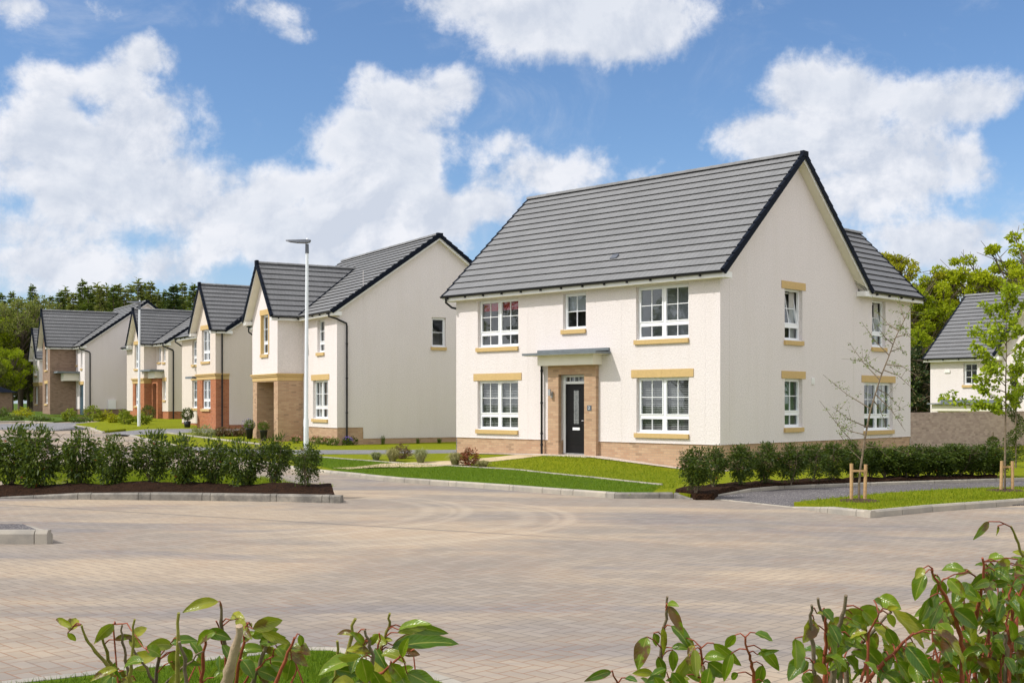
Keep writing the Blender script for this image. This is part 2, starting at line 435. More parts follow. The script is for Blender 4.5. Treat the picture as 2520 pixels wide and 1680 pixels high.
def np_mesh(name, verts, faces, mat, parent=None, uv=None, smooth=False):
    """verts (N,3); faces (M,k) index array"""
    verts = np.asarray(verts, dtype=np.float32); faces = np.asarray(faces, dtype=np.int32)
    k = faces.shape[1]
    me = bpy.data.meshes.new(name)
    me.vertices.add(len(verts)); me.vertices.foreach_set('co', verts.ravel())
    me.loops.add(faces.size); me.loops.foreach_set('vertex_index', faces.ravel())
    me.polygons.add(len(faces)); me.polygons.foreach_set('loop_start', np.arange(0, faces.size, k, dtype=np.int32))
    me.polygons.foreach_set('loop_total', np.full(len(faces), k, dtype=np.int32))
    if smooth: me.polygons.foreach_set('use_smooth', np.ones(len(faces), dtype=bool))
    if uv is not None:
        ul = me.uv_layers.new(name='UVMap'); ul.data.foreach_set('uv', np.asarray(uv, dtype=np.float32).ravel())
    me.materials.append(mat); me.update(calc_edges=True); me.validate()
    o = bpy.data.objects.new(name, me); COL.objects.link(o)
    if parent: o.parent = parent
    return o

def unit(a): return a/np.maximum(np.linalg.norm(a, axis=1, keepdims=True), 1e-9)
def leaf_cloud(name, pos, dirs, L, Wd, mat, parent=None, droop=.15, seed=0):
    """five-vertex folded leaves at pos pointing along dirs"""
    g = np.random.default_rng(seed)
    n = len(pos); d = unit(dirs)
    rnd = unit(g.normal(size=(n, 3)))
    s = unit(np.cross(d, rnd)); nn = unit(np.cross(s, d))
    L = np.asarray(L).reshape(-1, 1)*np.ones((n, 1)); Wd = np.asarray(Wd).reshape(-1, 1)*np.ones((n, 1))
    base = pos; tip = pos+d*L-nn*L*droop
    c = pos+d*L*.5
    l = c+s*Wd*.5+nn*Wd*.22; r = c-s*Wd*.5+nn*Wd*.22
    V = np.stack([base, r, tip, c, l], axis=1).reshape(-1, 3)
    b = (np.arange(n)*5).reshape(-1, 1)
    Fc = np.concatenate([b+np.array([[0, 1, 2, 3]]), b+np.array([[0, 3, 2, 4]])])
    return np_mesh(name, V, Fc, mat, parent)

# ------------------------------------------------------------------ world, sun, camera
SUN_AZ = (-.955, -.295)          # horizontal direction towards the sun
SUN_EL = R(46)
w = bpy.data.worlds.new('World'); SC.world = w; w.use_nodes = True
t = NT(w.node_tree); t.n.clear()
wo = t.new('ShaderNodeOutputWorld'); bg = t.new('ShaderNodeBackground')
sky = t.new('ShaderNodeTexSky'); sky.sky_type = 'NISHITA'; sky.sun_disc = False
sky.sun_elevation = SUN_EL; sky.sun_rotation = math.atan2(SUN_AZ[0], SUN_AZ[1])
sky.air_density = 1.0; sky.dust_density = .6; sky.ozone_density = 2.2; sky.altitude = 50
dirv = t.new('ShaderNodeTexCoord').outputs['Generated']
dirn = t.vmath('NORMALIZE', dirv)
def cl(x, y):   # direction of a point of the photo (2352-wide view)
    v = Vector(((x-1176)/2690, 1, (925-y)/2690)); return v.normalized()
blobs = [  # x, y, half width, half height, weight
    (335, 125, 85, 62, 1), (270, 200, 130, 90, .9), (120, 185, 110, 55, .75), (330, 290, 190, 105, 1), (130, 310, 170, 120, 1), (430, 230, 70, 60, .6),
    (90, 470, 300, 150, 1), (380, 430, 240, 120, 1), (100, 620, 260, 90, .95), (500, 500, 200, 120, .9), (420, 600, 300, 90, .8),
    (620, 440, 120, 90, .8), (700, 560, 300, 140, 1),
    (950, 240, 160, 95, 1), (1040, 200, 90, 60, .9), (830, 320, 140, 80, 1), (960, 370, 190, 110, 1), (800, 460, 190, 90, .95), (980, 500, 200, 110, 1),
    (1250, 400, 160, 75, .85), (1160, 330, 110, 60, .5), (1130, 480, 160, 80, .7), (850, 170, 60, 40, .55), (1300, 500, 200, 110, .6),
    (1040, 20, 160, 70, .9), (1230, 60, 220, 95, 1.05), (1440, 70, 160, 100, 1.05), (1560, 40, 110, 70, .7), (1300, 0, 300, 60, 1),
    (1840, 200, 110, 75, 1), (1950, 240, 160, 95, 1), (1760, 310, 160, 70, 1), (1920, 340, 260, 90, 1), (2120, 240, 130, 70, .8),
    (2240, 230, 120, 80, .9), (2330, 200, 60, 60, .6), (2050, 440, 330, 110, .9), (2230, 360, 150, 80, .7), (1800, 420, 200, 70, .75), (2150, 560, 340, 90, .85), (2250, 640, 280, 70, .75), (1750, 500, 160, 90, .7), (2330, 470, 120, 90, .6),
    (40, 20, 110, 55, .9), (230, 30, 110, 40, .5), (620, 30, 120, 50, .6), (680, 80, 60, 30, .45), (1740, 20, 80, 40, .35), (20, 340, 90, 60, .6),
]
field = None
for (bx, by, rx, ry, wt) in blobs:
    c = cl(bx, by)
    q = t.vmath('MULTIPLY', t.vmath('SUBTRACT', dirn, tuple(c)), (2690/rx/1.35, 2690/rx/1.35, 2690/ry/1.35))
    m = t.maprange(t.vmath('LENGTH', q), 0., 1., wt, 0., True)
    field = m if field is None else t.math('ADD', t.math('MAXIMUM', field, m), t.math('MULTIPLY', t.math('MINIMUM', field, m), .28))
sx, sy, sz = t.sep(dirn)
# clouds over the rest of the sky, out of the picture, so that reflections and fill light have them too
behind = t.maprange(sy, .80, .45, 0, .85, True)
fb = t.noise(dirn, 9, 9, .60, .25)
fb2 = t.noise(dirn, 34, 7, .62, .3)
big = t.noise(dirn, 2.6, 4, .5)
field = t.math('ADD', field, t.math('MULTIPLY', behind, t.maprange(big, .34, .5, 0, 1)))
det = t.math('ADD', t.math('MULTIPLY', t.math('SUBTRACT', fb2, .5), .9), t.math('MULTIPLY', t.math('SUBTRACT', t.noise(dirn, 95, 5, .65), .5), .45))
dens = t.math('ADD', field, t.math('ADD', t.math('MULTIPLY', t.math('SUBTRACT', fb, .5), 1.9), det))
for (bx, by, rx, ry, wt) in [(350, 555, 80, 55, .45), (540, 622, 90, 45, .5), (30, 470, 60, 45, .6), (1040, 405, 60, 60, .55), (1135, 545, 70, 55, .6), (215, 250, 60, 60, .5), (2210, 470, 150, 50, .5), (2040, 270, 50, 70, .5), (2335, 330, 70, 70, .5), (1250, 480, 80, 50, .45), (700, 480, 60, 40, .35), (1500, 500, 80, 60, .5)]:
    c = cl(bx, by)
    q = t.vmath('MULTIPLY', t.vmath('SUBTRACT', dirn, tuple(c)), (2690/rx/1.35, 2690/rx/1.35, 2690/ry/1.35))
    dens = t.math('SUBTRACT', dens, t.maprange(t.vmath('LENGTH', q), 0., 1., wt, 0., True))
cov = t.maprange(dens, .20, .86, 0, .98, True)
fbs = t.noise(t.vmath('ADD', dirn, (-.010, 0, .013)), 9, 9, .60, .25)
fbt = t.noise(t.vmath('ADD', dirn, (-.004, 0, .005)), 34, 7, .62, .3)
relief = t.math('ADD', .55, t.math('ADD', t.math('MULTIPLY', t.math('SUBTRACT', fb, fbs), 7.), t.math('MULTIPLY', t.math('SUBTRACT', fb2, fbt), 1.3)), clamp=True)
veil = t.math('MULTIPLY', t.maprange(t.noise(t.mapping(dirn, (1, 1, 1.7)), 7, 9, .65, .6), .50, .78, 0, .42, True), t.maprange(sz, .02, .5, 1, .5))
cov = t.math('MAXIMUM', cov, veil)
shade = t.maprange(t.noise(t.mapping(dirn, (1, 1, 1.6)), 11, 6, .55, .4), .35, .62, 0, 1, True)
thick = t.maprange(dens, .5, 1.15, 0, 1, True)
ccol = t.mix(t.math('MULTIPLY', shade, thick), (6.9, 7.0, 7.4), (5.9, 6.2, 6.8))
ccol = t.mix(relief, (4.9, 5.3, 6.1), ccol)
ccol = t.mix(t.maprange(sy, .8, .3, 0, 1, True), ccol, (10.6, 10.5, 10.5))  # clouds out of view made brighter to lift the fill light
skyc = t.mix(1, sky.outputs[0], (.78, .925, 1.09), 'MULTIPLY')
low = t.maprange(sz, .0, .22, .40, 0, True)
skyc = t.mix(low, skyc, (4.2, 5.3, 6.9))
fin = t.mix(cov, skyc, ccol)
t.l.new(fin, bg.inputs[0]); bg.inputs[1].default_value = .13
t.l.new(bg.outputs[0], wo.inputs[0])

sd = bpy.data.lights.new('sun', 'SUN'); sd.energy = 3.4; sd.angle = R(.53); sd.color = (1, .962, .91)
so = bpy.data.objects.new('sun', sd); COL.objects.link(so)
tosun = Vector((SUN_AZ[0]*math.cos(SUN_EL), SUN_AZ[1]*math.cos(SUN_EL), math.sin(SUN_EL)))
so.rotation_euler = tosun.to_track_quat('Z', 'Y').to_euler(); so.location = (-30, -10, 40)

cd = bpy.data.cameras.new('camera'); cam = bpy.data.objects.new('camera', cd); COL.objects.link(cam)
cam.location = (0, 0, HC); cam.rotation_euler = (PI/2, 0, 0)
cd.sensor_width = 36; cd.lens = F/2520*36; cd.shift_y = (HY-840)/2520; cd.clip_end = 3000; cd.clip_start = .05
SC.camera = cam
SC.view_settings.view_transform = 'Standard'; SC.view_settings.look = 'None'; SC.view_settings.gamma = 1
SC.view_settings.exposure = 0.0; SC.view_settings.use_curve_mapping = False

# ------------------------------------------------------------------ main house frame, lot heights
A0 = R(45.7); HX, HYY = 5.69, 32.0
sA, cA = math.sin(A0), math.cos(A0)
def m2w(x, y): return (HX+x*sA+y*cA, HYY-x*cA+y*sA)
def w2m(X, Y):
    dx, dy = X-HX, Y-HYY
    return dx*sA-dy*cA, dx*cA+dy*sA
def smooth(a): a = min(1, max(0, a)); return a*a*(3-2*a)
def gwall(lx):
    pts = [(-14, .30), (-10.6, .50), (-6.4, .60), (-4.3, .61), (-1.2, .36), (0, .27), (3, .12)]
    if lx <= pts[0][0]: return pts[0][1]
    for (a, b), (c, d) in zip(pts, pts[1:]):
        if lx <= c: return b+(d-b)*(lx-a)/(c-a)
    return .12
def LOT(X, Y):
    base = T(Y)+.10
    lx, ly = w2m(X, Y)
    t_ = smooth(1-max(0, -ly)/4.6)
    if lx > 0: t_ *= smooth(1-lx/2.6)
    if lx < -10.6: t_ *= smooth(1-(-10.6-lx)/3.5)
    if ly > 13: t_ *= smooth(1-(ly-13)/3)
    return base+max(0, gwall(lx)-base)*t_
def GL(px, py, dz=0):
    """point on the lot surface seen at a pixel"""
    lo, hi = 6.0, 120.0
    for i in range(60):
        mid = (lo+hi)/2
        zr = HC-(py-HY)/F*mid
        if zr > LOT((px-CX)/F*mid, mid)+dz: lo = mid
        else: hi = mid
    Y = (lo+hi)/2; X = (px-CX)/F*Y
    return Vector((X, Y, LOT(X, Y)+dz))

def drape(name, poly, zf, mat, step=.6, skirt=.25, kind='structure', parent=None, jit=0):
    bm = bmesh.new()
    vs = [bm.verts.new((p[0], p[1], 0)) for p in poly]
    f = bm.faces.new(vs)
    if f.normal.z < 0: f.normal_flip()
    bmesh.ops.triangulate(bm, faces=bm.faces[:])
    xs = [p[0] for p in poly]; ys = [p[1] for p in poly]
    for ax, lo, hi in ((0, min(xs), max(xs)), (1, min(ys), max(ys))):
        k = math.floor(lo/step)+1
        while k*step < hi:
            co = [0, 0, 0]; no = [0, 0, 0]; co[ax] = k*step; no[ax] = 1
            bmesh.ops.bisect_plane(bm, geom=bm.verts[:]+bm.edges[:]+bm.faces[:], plane_co=co, plane_no=no, dist=1e-5)
            k += 1
    bm.normal_update()
    for fc in bm.faces:
        if fc.normal.z < 0: fc.normal_flip()
    for v in bm.verts: v.co.z = zf(v.co.x, v.co.y)
    if skirt:
        be = [e for e in bm.edges if e.is_boundary]
        r = bmesh.ops.extrude_edge_only(bm, edges=be)
        for g in r['geom']:
            if isinstance(g, bmesh.types.BMVert): g.co.z -= skirt
    me = bpy.data.meshes.new(name); bm.to_mesh(me); bm.free(); me.materials.append(mat)
    for p in me.polygons: p.use_smooth = not skirt
    o = bpy.data.objects.new(name, me); COL.objects.link(o)
    if kind: o['kind'] = kind
    if parent: o.parent = parent
    return o
def inpoly(poly, x, y):
    c = False; n = len(poly); j = n-1
    for i in range(n):
        xi, yi = poly[i][0], poly[i][1]; xj, yj = poly[j][0], poly[j][1]
        if (yi > y) != (yj > y) and x < (xj-xi)*(y-yi)/(yj-yi)+xi: c = not c
        j = i
    return c
def blades(name, poly, zf, density, h, wd, label, mat=None, seed=1):
    g = np.random.default_rng(seed)
    xs = [p[0] for p in poly]; ys = [p[1] for p in poly]
    n = int((max(xs)-min(xs))*(max(ys)-min(ys))*density)
    X = g.uniform(min(xs), max(xs), n); Y = g.uniform(min(ys), max(ys), n)
    keep = np.array([inpoly(poly, a, b) for a, b in zip(X, Y)], dtype=bool)
    X = X[keep]; Y = Y[keep]; n = len(X)
    if not n: return
    Z = np.array([zf(a, b) for a, b in zip(X, Y)])
    P = np.stack([X, Y, Z-.01], 1)
    th = g.uniform(0, 2*PI, n); s = np.stack([np.cos(th), np.sin(th), 0*th], 1)
    hh = (h*g.uniform(.5, 1.3, n)).reshape(-1, 1)
    lean = np.stack([g.normal(0, .35, n), g.normal(0, .35, n), np.ones(n)], 1)
    tip = P+lean*hh
    V = np.stack([P-s*wd/2, P+s*wd/2, tip], 1).reshape(-1, 3)
    o = np_mesh(name, V, np.arange(3*n).reshape(-1, 3), mat or M['blade'])
    tag(o, label, 'grass', kind='stuff'); return o

def offset_path(pts, d):
    out = []
    for i, p in enumerate(pts):
        a = Vector(pts[max(i-1, 0)][:2]); b = Vector(pts[min(i+1, len(pts)-1)][:2])
        t_ = (b-a).normalized(); n = Vector((-t_.y, t_.x))
        out.append(Vector((p[0]+n.x*d, p[1]+n.y*d)))
    return out
def kerb(name, pts, hs, side, mat, wd=.125, seg=.915, zf=None, gap=.006, bev=.03, sink=.1, seed=0):
    """kerb stones laid along pts (road edge); hs upstand at every point; side +1 body lies left of the path"""
    zf = zf or (lambda x, y: T(y))
    rr = random.Random(seed)
    L = [0]
    for a, b in zip(pts, pts[1:]): L.append(L[-1]+(Vector(b[:2])-Vector(a[:2])).length)
    def at(s):
        s = max(0, min(L[-1], s))
        for i in range(len(pts)-1):
            if s <= L[i+1]+1e-9:
                k = (s-L[i])/max(1e-9, L[i+1]-L[i])
                a = Vector(pts[i][:2]); b = Vector(pts[i+1][:2]); d = (b-a).normalized()
                return a.lerp(b, k), Vector((-d.y, d.x))*side, hs[i]+(hs[i+1]-hs[i])*k
    stops = set(); s = 0
    while s < L[-1]: stops.add(round(s, 4)); s += seg
    stops |= {round(x, 4) for x in L}
    st = sorted(stops); st = [x for i, x in enumerate(st) if i == 0 or x-st[i-1] > .12 or x == st[-1]]
    mb = MB()
    for a, b in zip(st, st[1:]):
        p, n, h0 = at(a+gap+1e-4); q, n2, h1 = at(b-gap-1e-4)
        j = rr.uniform(-.003, .003)
        vs = []
        for (c, nn, h) in ((p, n, h0), (q, n2 if (n2-n).length < .5 else n, h1)):
            z = zf(c.x, c.y)+j
            bb = min(bev, h*.5)
            prof = [(0, -sink), (0, h-bb), (bb*.8, h), (wd, h), (wd, -sink)]
            for (o_, zz) in prof:
                vs.append((c.x+nn.x*o_, c.y+nn.y*o_, z+zz))
        mb.add(vs, [(0, 1, 6, 5), (1, 2, 7, 6), (2, 3, 8, 7), (3, 4, 9, 8), (0, 4, 3, 2, 1), (5, 6, 7, 8, 9)])
    o = mb.build(name, mat); o['kind'] = 'structure'
    return o

# ------------------------------------------------------------------ houses
class Plane:
    """a wall plane: u along the wall to the right seen from outside, w outwards, z up (house coordinates)"""
    def __init__(s, o, U, N): s.o = Vector(o); s.U = Vector(U); s.N = Vector(N)
    def p(s, u, w, z): return s.o+s.U*u+s.N*w+Vector((0, 0, z))
    def box(s, mb, u0, u1, w0, w1, z0, z1): mb.box(u0, u1, w0, w1, z0, z1, s.p)
def front(y=0): return Plane((0, y, 0), (1, 0, 0), (0, -1, 0))
def rightw(x=0): return Plane((x, 0, 0), (0, 1, 0), (1, 0, 0))
def leftw(x): return Plane((x, 0, 0), (0, -1, 0), (-1, 0, 0))
def backw(y): return Plane((0, y, 0), (-1, 0, 0), (0, 1, 0))

def panel(mb, pl, poly, holes=(), w=0., depth=.14):
    """flat wall polygon [(u, z)] with rectangular holes and their reveals"""
    bm = bmesh.new()
    f = bm.faces.new([bm.verts.new((u, z, 0)) for u, z in poly])
    for h in holes:
        for ax, val in ((0, h[0]), (0, h[1]), (1, h[2]), (1, h[3])):
            co = [0, 0, 0]; no = [0, 0, 0]; co[ax] = val; no[ax] = 1
            bmesh.ops.bisect_plane(bm, geom=bm.verts[:]+bm.edges[:]+bm.faces[:], plane_co=co, plane_no=no, dist=1e-6)
    for fc in list(bm.faces):
        c = fc.calc_center_median()
        if any(h[0] < c.x < h[1] and h[2] < c.y < h[3] for h in holes): continue
        if fc.normal.z < 0: fc.normal_flip()
        mb.add([pl.p(v.co.x, w, v.co.y) for v in fc.verts], [tuple(range(len(fc.verts)))])
    bm.free()
    zs = [z for u, z in poly]; lo, hi = min(zs), max(zs)
    for h in holes:
        u0, u1, z0, z1 = h[:4]; d = h[4] if len(h) > 4 else depth
        a, b = max(z0, lo), min(z1, hi)
        if b <= a: continue
        q = pl.p
        mb.add([q(u0, w, a), q(u0, w-d, a), q(u0, w-d, b), q(u0, w, b)], [(0, 1, 2, 3)])
        mb.add([q(u1, w, a), q(u1, w, b), q(u1, w-d, b), q(u1, w-d, a)], [(0, 1, 2, 3)])
        if z1 <= hi+1e-6: mb.add([q(u0, w, b), q(u0, w-d, b), q(u1, w-d, b), q(u1, w, b)], [(0, 1, 2, 3)])
        if z0 >= lo-1e-6: mb.add([q(u0, w, a), q(u1, w, a), q(u1, w-d, a), q(u0, w-d, a)], [(0, 1, 2, 3)])

def window(house, pl, u0, u1, z0, z1, cols=2, trans=.30, up=(1, 1), low=1, d=.13, sill=.12, lintel=0, inside='room',
           blind=None, tilt=False, sillx=.05, jamb=False, detail=True, label=None, hi_split=True):
    """sash window set back in its opening; frame is the part, panes, sills and so on its pieces"""
    fr = MB(); q = pl.box
    e = .002; F0, F1 = -d-.05, -d+.015
    ow = .055
    q(fr, u0+e, u0+ow, F0, F1, z0+.0, z1-e); q(fr, u1-ow, u1-e, F0, F1, z0, z1-e)
    q(fr, u0+ow, u1-ow, F0, F1, z1-ow, z1-e); q(fr, u0+ow, u1-ow, F0, F1, z0, z0+ow)
    q(fr, u0+.004, u1-.004, -d+.017, -.02, z0+.001, z0+.022)          # white cill board
    cw = (u1-u0)/cols; tz = z0+(z1-z0)*trans if trans else None
    for k in range(1, cols):
        q(fr, u0+cw*k-.04, u0+cw*k+.04, F0, F1-.004, z0+ow, z1-ow)
    sashes = []
    for k in range(cols):
        a = u0+cw*k+(ow if k == 0 else .04); b = u0+cw*(k+1)-(ow if k == cols-1 else .04)
        if tz: q(fr, a, b, F0, F1-.004, tz-.04, tz+.04)
        sashes.append((a, b, (tz+.04) if tz else z0+ow, z1-ow, up, True))
        if tz: sashes.append((a, b, z0+ow, tz-.04, (low, 0), False))
    wf = fr.build('window', M['upvc'], house)
    if label: wf['label'] = label
    ast = MB(); gl = MB(); tilted = None
    for (a, b, c, e_, bars, top) in sashes:
        tgt_a, tgt_g = ast, gl
        fn = None
        if tilt and top:
            tilted = (MB(), MB()); tgt_a, tgt_g = tilted
            ang = R(10)
            fn = lambda u, w, z, c=c: pl.p(u, (w+d)*math.cos(ang)-(z-c)*math.sin(ang)-d-.02, c+(z-c)*math.cos(ang)+(w+d)*math.sin(ang))
        def bx(mb, x0, x1, w0, w1, y0, y1):
            mb.box(x0, x1, w0, w1, y0, y1, fn or pl.p)
        sw = .035
        for (x0, x1, y0, y1) in ((a, a+sw, c, e_), (b-sw, b, c, e_), (a+sw, b-sw, c, c+sw), (a+sw, b-sw, e_-sw, e_)):
            bx(tgt_a, x0+.001, x1-.001, F0+.01, F1+.012 if top else F1+.004, y0+.001, y1-.001)
        nx, nz = bars
        bw = .010
        for k in range(1, nx+1):
            x = a+(b-a)*k/(nx+1); bx(tgt_a, x-bw, x+bw, F0+.02, F1-.012, c+sw, e_-sw)
        for k in range(1, nz+1):
            z = c+(e_-c)*k/(nz+1); bx(tgt_a, a+sw, b-sw, F0+.021, F1-.013, z-bw, z+bw)
        g4 = [(fn or pl.p)(x_, F0+.032, z_) for x_, z_ in ((a+sw-.003, c+sw-.003), (b-sw+.003, c+sw-.003), (b-sw+.003, e_-sw+.003), (a+sw-.003, e_-sw+.003))]; tgt_g.add(g4, [(0, 1, 2, 3)])
    if ast.f: ast.build('sash', M['upvc'], wf)
    gl.build('pane', M['glass'], wf) if gl.f else None
    if tilted:
        tilted[0].build('open_sash', M['upvc'], wf); tilted[1].build('open_pane', M['glass'], wf)
    # the dark room behind
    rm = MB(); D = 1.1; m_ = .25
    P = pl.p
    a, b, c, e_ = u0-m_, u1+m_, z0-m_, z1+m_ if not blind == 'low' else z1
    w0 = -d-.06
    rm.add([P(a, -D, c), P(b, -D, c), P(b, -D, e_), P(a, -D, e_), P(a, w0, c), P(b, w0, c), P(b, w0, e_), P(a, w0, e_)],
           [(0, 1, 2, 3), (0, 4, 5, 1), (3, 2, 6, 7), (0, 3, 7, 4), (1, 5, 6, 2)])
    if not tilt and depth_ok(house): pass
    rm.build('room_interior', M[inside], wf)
    if blind:
        bl = MB(); W0 = -d-.11
        if blind == 'venetian':
            z = z0+.05
            while z < z1-.03:
                bl.add([P(u0+.05, W0-.016, z+.010), P(u1-.05, W0-.016, z+.010), P(u1-.05, W0+.016, z-.004), P(u0+.05, W0+.016, z-.004),
                        P(u0+.05, W0-.016, z+.013), P(u1-.05, W0-.016, z+.013), P(u1-.05, W0+.016, z-.001), P(u0+.05, W0+.016, z-.001)],
                       [(0, 1, 2, 3), (7, 6, 5, 4), (0, 4, 5, 1), (2, 6, 7, 3)])
                z += .052
            bl.build('venetian_blind', M['blind'], wf)
        elif blind[0] == 'roller':
            pl.box(bl, u0+.05, u1-.05, W0-.01, W0, z1-(z1-z0)*blind[2], z1-.02)
            bl.build('roller_blind', M[blind[1]], wf)
        elif blind[0] == 'curtain':
            n = 16
            for (ua, ub) in ((u0+.03, u0+.03+(u1-u0)*blind[2]), (u1-.03-(u1-u0)*blind[2], u1-.03)):
                for i in range(n):
                    x = ua+(ub-ua)*i/n; x2 = ua+(ub-ua)*(i+1)/n
                    y = W0-.03+.02*(i % 2); y2 = W0-.03+.02*((i+1) % 2)
                    bl.quad(P(x, y, z0), P(x2, y2, z0), P(x2, y2, z1), P(x, y, z1))
                bl.build('curtain', M[blind[1]], wf); bl = MB()
    if sill:
        sb = MB(); n = 2 if (u1-u0) > 1.3 else 1; a = u0-sillx; b = u1+sillx*.2
        for k in range(n):
            q(sb, a+(b-a)*k/n+(.003 if k else 0), a+(b-a)*(k+1)/n, -d+.0, .065, z0-sill-.012, z0-.002)
        sb.build('sill', M['stone'], wf)
    if lintel:
        sb = MB(); n = 2 if (u1-u0) > 1.3 else 1; a = u0-.18; b = u1+.16
        for k in range(n):
            q(sb, a+(b-a)*k/n+(.003 if k else 0), a+(b-a)*(k+1)/n, -.1, .022, z1+.001, z1+lintel)
        sb.build('lintel', M['stone'], wf)
    if jamb:
        sb = MB(); q(sb, u0-.12, u0-.001, -.12, .014, z0, z1); q(sb, u1+.001, u1+.12, -.12, .014, z0, z1)
        q(sb, u0-.001, u0+.004, -d+.016, .012, z0+.03, z1)
        sb.build('stone_surround', M['stone'], wf)
    return wf
def depth_ok(h): return True

def roof_slope(A, B, C, D, n, t=.046, under=.05, mb=None):
    """stepped tile courses: A,B the eave left/right, C,D the ridge right/left, seen from outside"""
    A, B, C, D = map(Vector, (A, B, C, D)); mb = mb or MB()
    N = (B-A).cross(D-A).normalized()
    if N.z < 0: N = -N
    U = (B-A).normalized()
    for i in range(n):
        a, b = i/n, (i+1)/n
        l0, r0 = A.lerp(D, a), B.lerp(C, a); l1, r1 = A.lerp(D, b), B.lerp(C, b)
        u = lambda p: (p-A).dot(U)
        down = (l0-l1).normalized()*.012
        back = (l1-l0).normalized()*.045; lip = N*(t-.013)
        mb.add([l0+N*t+down, r0+N*t+down, r1+N*.002, l1+N*.002], [(0, 1, 2, 3)], [[(u(l0), i+.02), (u(r0), i+.02), (u(r1), i+.98), (u(l1), i+.98)]])
        q4 = [[(0.1, i+.5)]*4]
        mb.add([l0+lip+down, r0+lip+down, r0+N*t+down, l0+N*t+down], [(0, 1, 2, 3)], q4)
        mb.add([l0+lip+down, l0+lip*.9+back, r0+lip*.9+back, r0+lip+down], [(0, 1, 2, 3)], q4)
        mb.add([l0+back, r0+back, r0+lip*.9+back, l0+lip*.9+back], [(0, 1, 2, 3)], q4)
        mb.add([l0+back, l0+N*t+back, l1+N*.002, l1], [(0, 1, 2, 3)], q4); mb.add([r0+back, r1, r1+N*.002, r0+N*t+back], [(0, 1, 2, 3)], q4)
    mb.add([A-N*under, D-N*under, C-N*under, B-N*under], [(0, 1, 2, 3)], [[(0.1, .5)]*4])
    return mb
def verge_caps(mb, P0, P1, n, out, N, wd=.10, t=.045, drop=.15):
    """dry-verge units stepped with the courses from eave P0 to ridge P1; out = outward direction"""
    P0, P1, out, N = map(Vector, (P0, P1, out, N))
    for i in range(n):
        a = P0.lerp(P1, i/n); b = P0.lerp(P1, (i+1)/n+.001)
        vs = []
        for (p, up) in ((a, t+.028), (b, t-.004)):
            for (o_, z) in ((-.055, up), (.045, up), (.045, -drop*.75), (-.055, -drop*.1)):
                vs.append(p+out*o_+N*z)
        mb.add(vs, [(0, 1, 5, 4), (1, 2, 6, 5), (2, 3, 7, 6), (0, 4, 7, 3), (0, 3, 2, 1), (4, 5, 6, 7)])
def ridge_tiles(mb, a, b, r=.115, seg=.46):
    a, b = Vector(a), Vector(b); L = (b-a).length; n = max(1, round(L/seg)); d = (b-a).normalized()
    s = d.cross(Vector((0, 0, 1))).normalized()
    for i in range(n):
        p = a.lerp(b, i/n); q = a.lerp(b, (i+1)/n)-d*.008
        vs = []
        for (c, rr) in ((p, r), (q, r*.93)):
            for k in range(7):
                th = PI*k/6
                vs.append(c+s*math.cos(th)*rr*1.15+Vector((0, 0, math.sin(th)*rr-.03)))
        fs = [(k, k+1, 8+k, 7+k) for k in range(6)]+[tuple(range(7)), tuple(reversed(range(7, 14)))]
        mb.add(vs, fs)
def gutter(mb, a, b, r=.06, brk=.85, fdir=None):
    a, b = Vector(a), Vector(b); d = (b-a).normalized(); s = Vector((-d.y, d.x, 0))
    vs = []; n = 9
    for c in (a, b):
        for k in range(n):
            th = PI+PI*k/(n-1); vs.append(c+s*math.cos(th)*r+Vector((0, 0, math.sin(th)*r)))
        for k in range(n):
            th = 2*PI-PI*k/(n-1); vs.append(c+s*math.cos(th)*(r-.008)+Vector((0, 0, math.sin(th)*(r-.008)+.003)))
    m = 2*n
    mb.add(vs, [(k, (k+1) % m, m+(k+1) % m, m+k) for k in range(m)]+[tuple(range(m)), tuple(reversed(range(m, 2*m)))])
    L = (b-a).length; k = .3
    while fdir is not None and k < L:
        c = a+d*k; f = Vector(fdir)
        # small strap brackets under the gutter, back to the fascia
        p = [c+d*x+f*y+Vector((0, 0, z)) for z in (-.105, -.055) for y in (-.02, .075) for x in (-.018, .018)]
        mb.add(p, [(0, 2, 3, 1), (4, 5, 7, 6), (0, 1, 5, 4), (2, 6, 7, 3), (0, 4, 6, 2), (1, 3, 7, 5)])
        k += brk
def downpipe(house, pts, r=.038, clips=()):
    mb = MB(); mb.tube(pts, r, 10)
    for z in clips:
        p = Vector(pts[-1]); mb.lathe([(r+.008, -.03), (r+.012, 0), (r+.008, .03)], 10, (p.x, p.y, z))
    return mb.build('downpipe', M['black'], house)

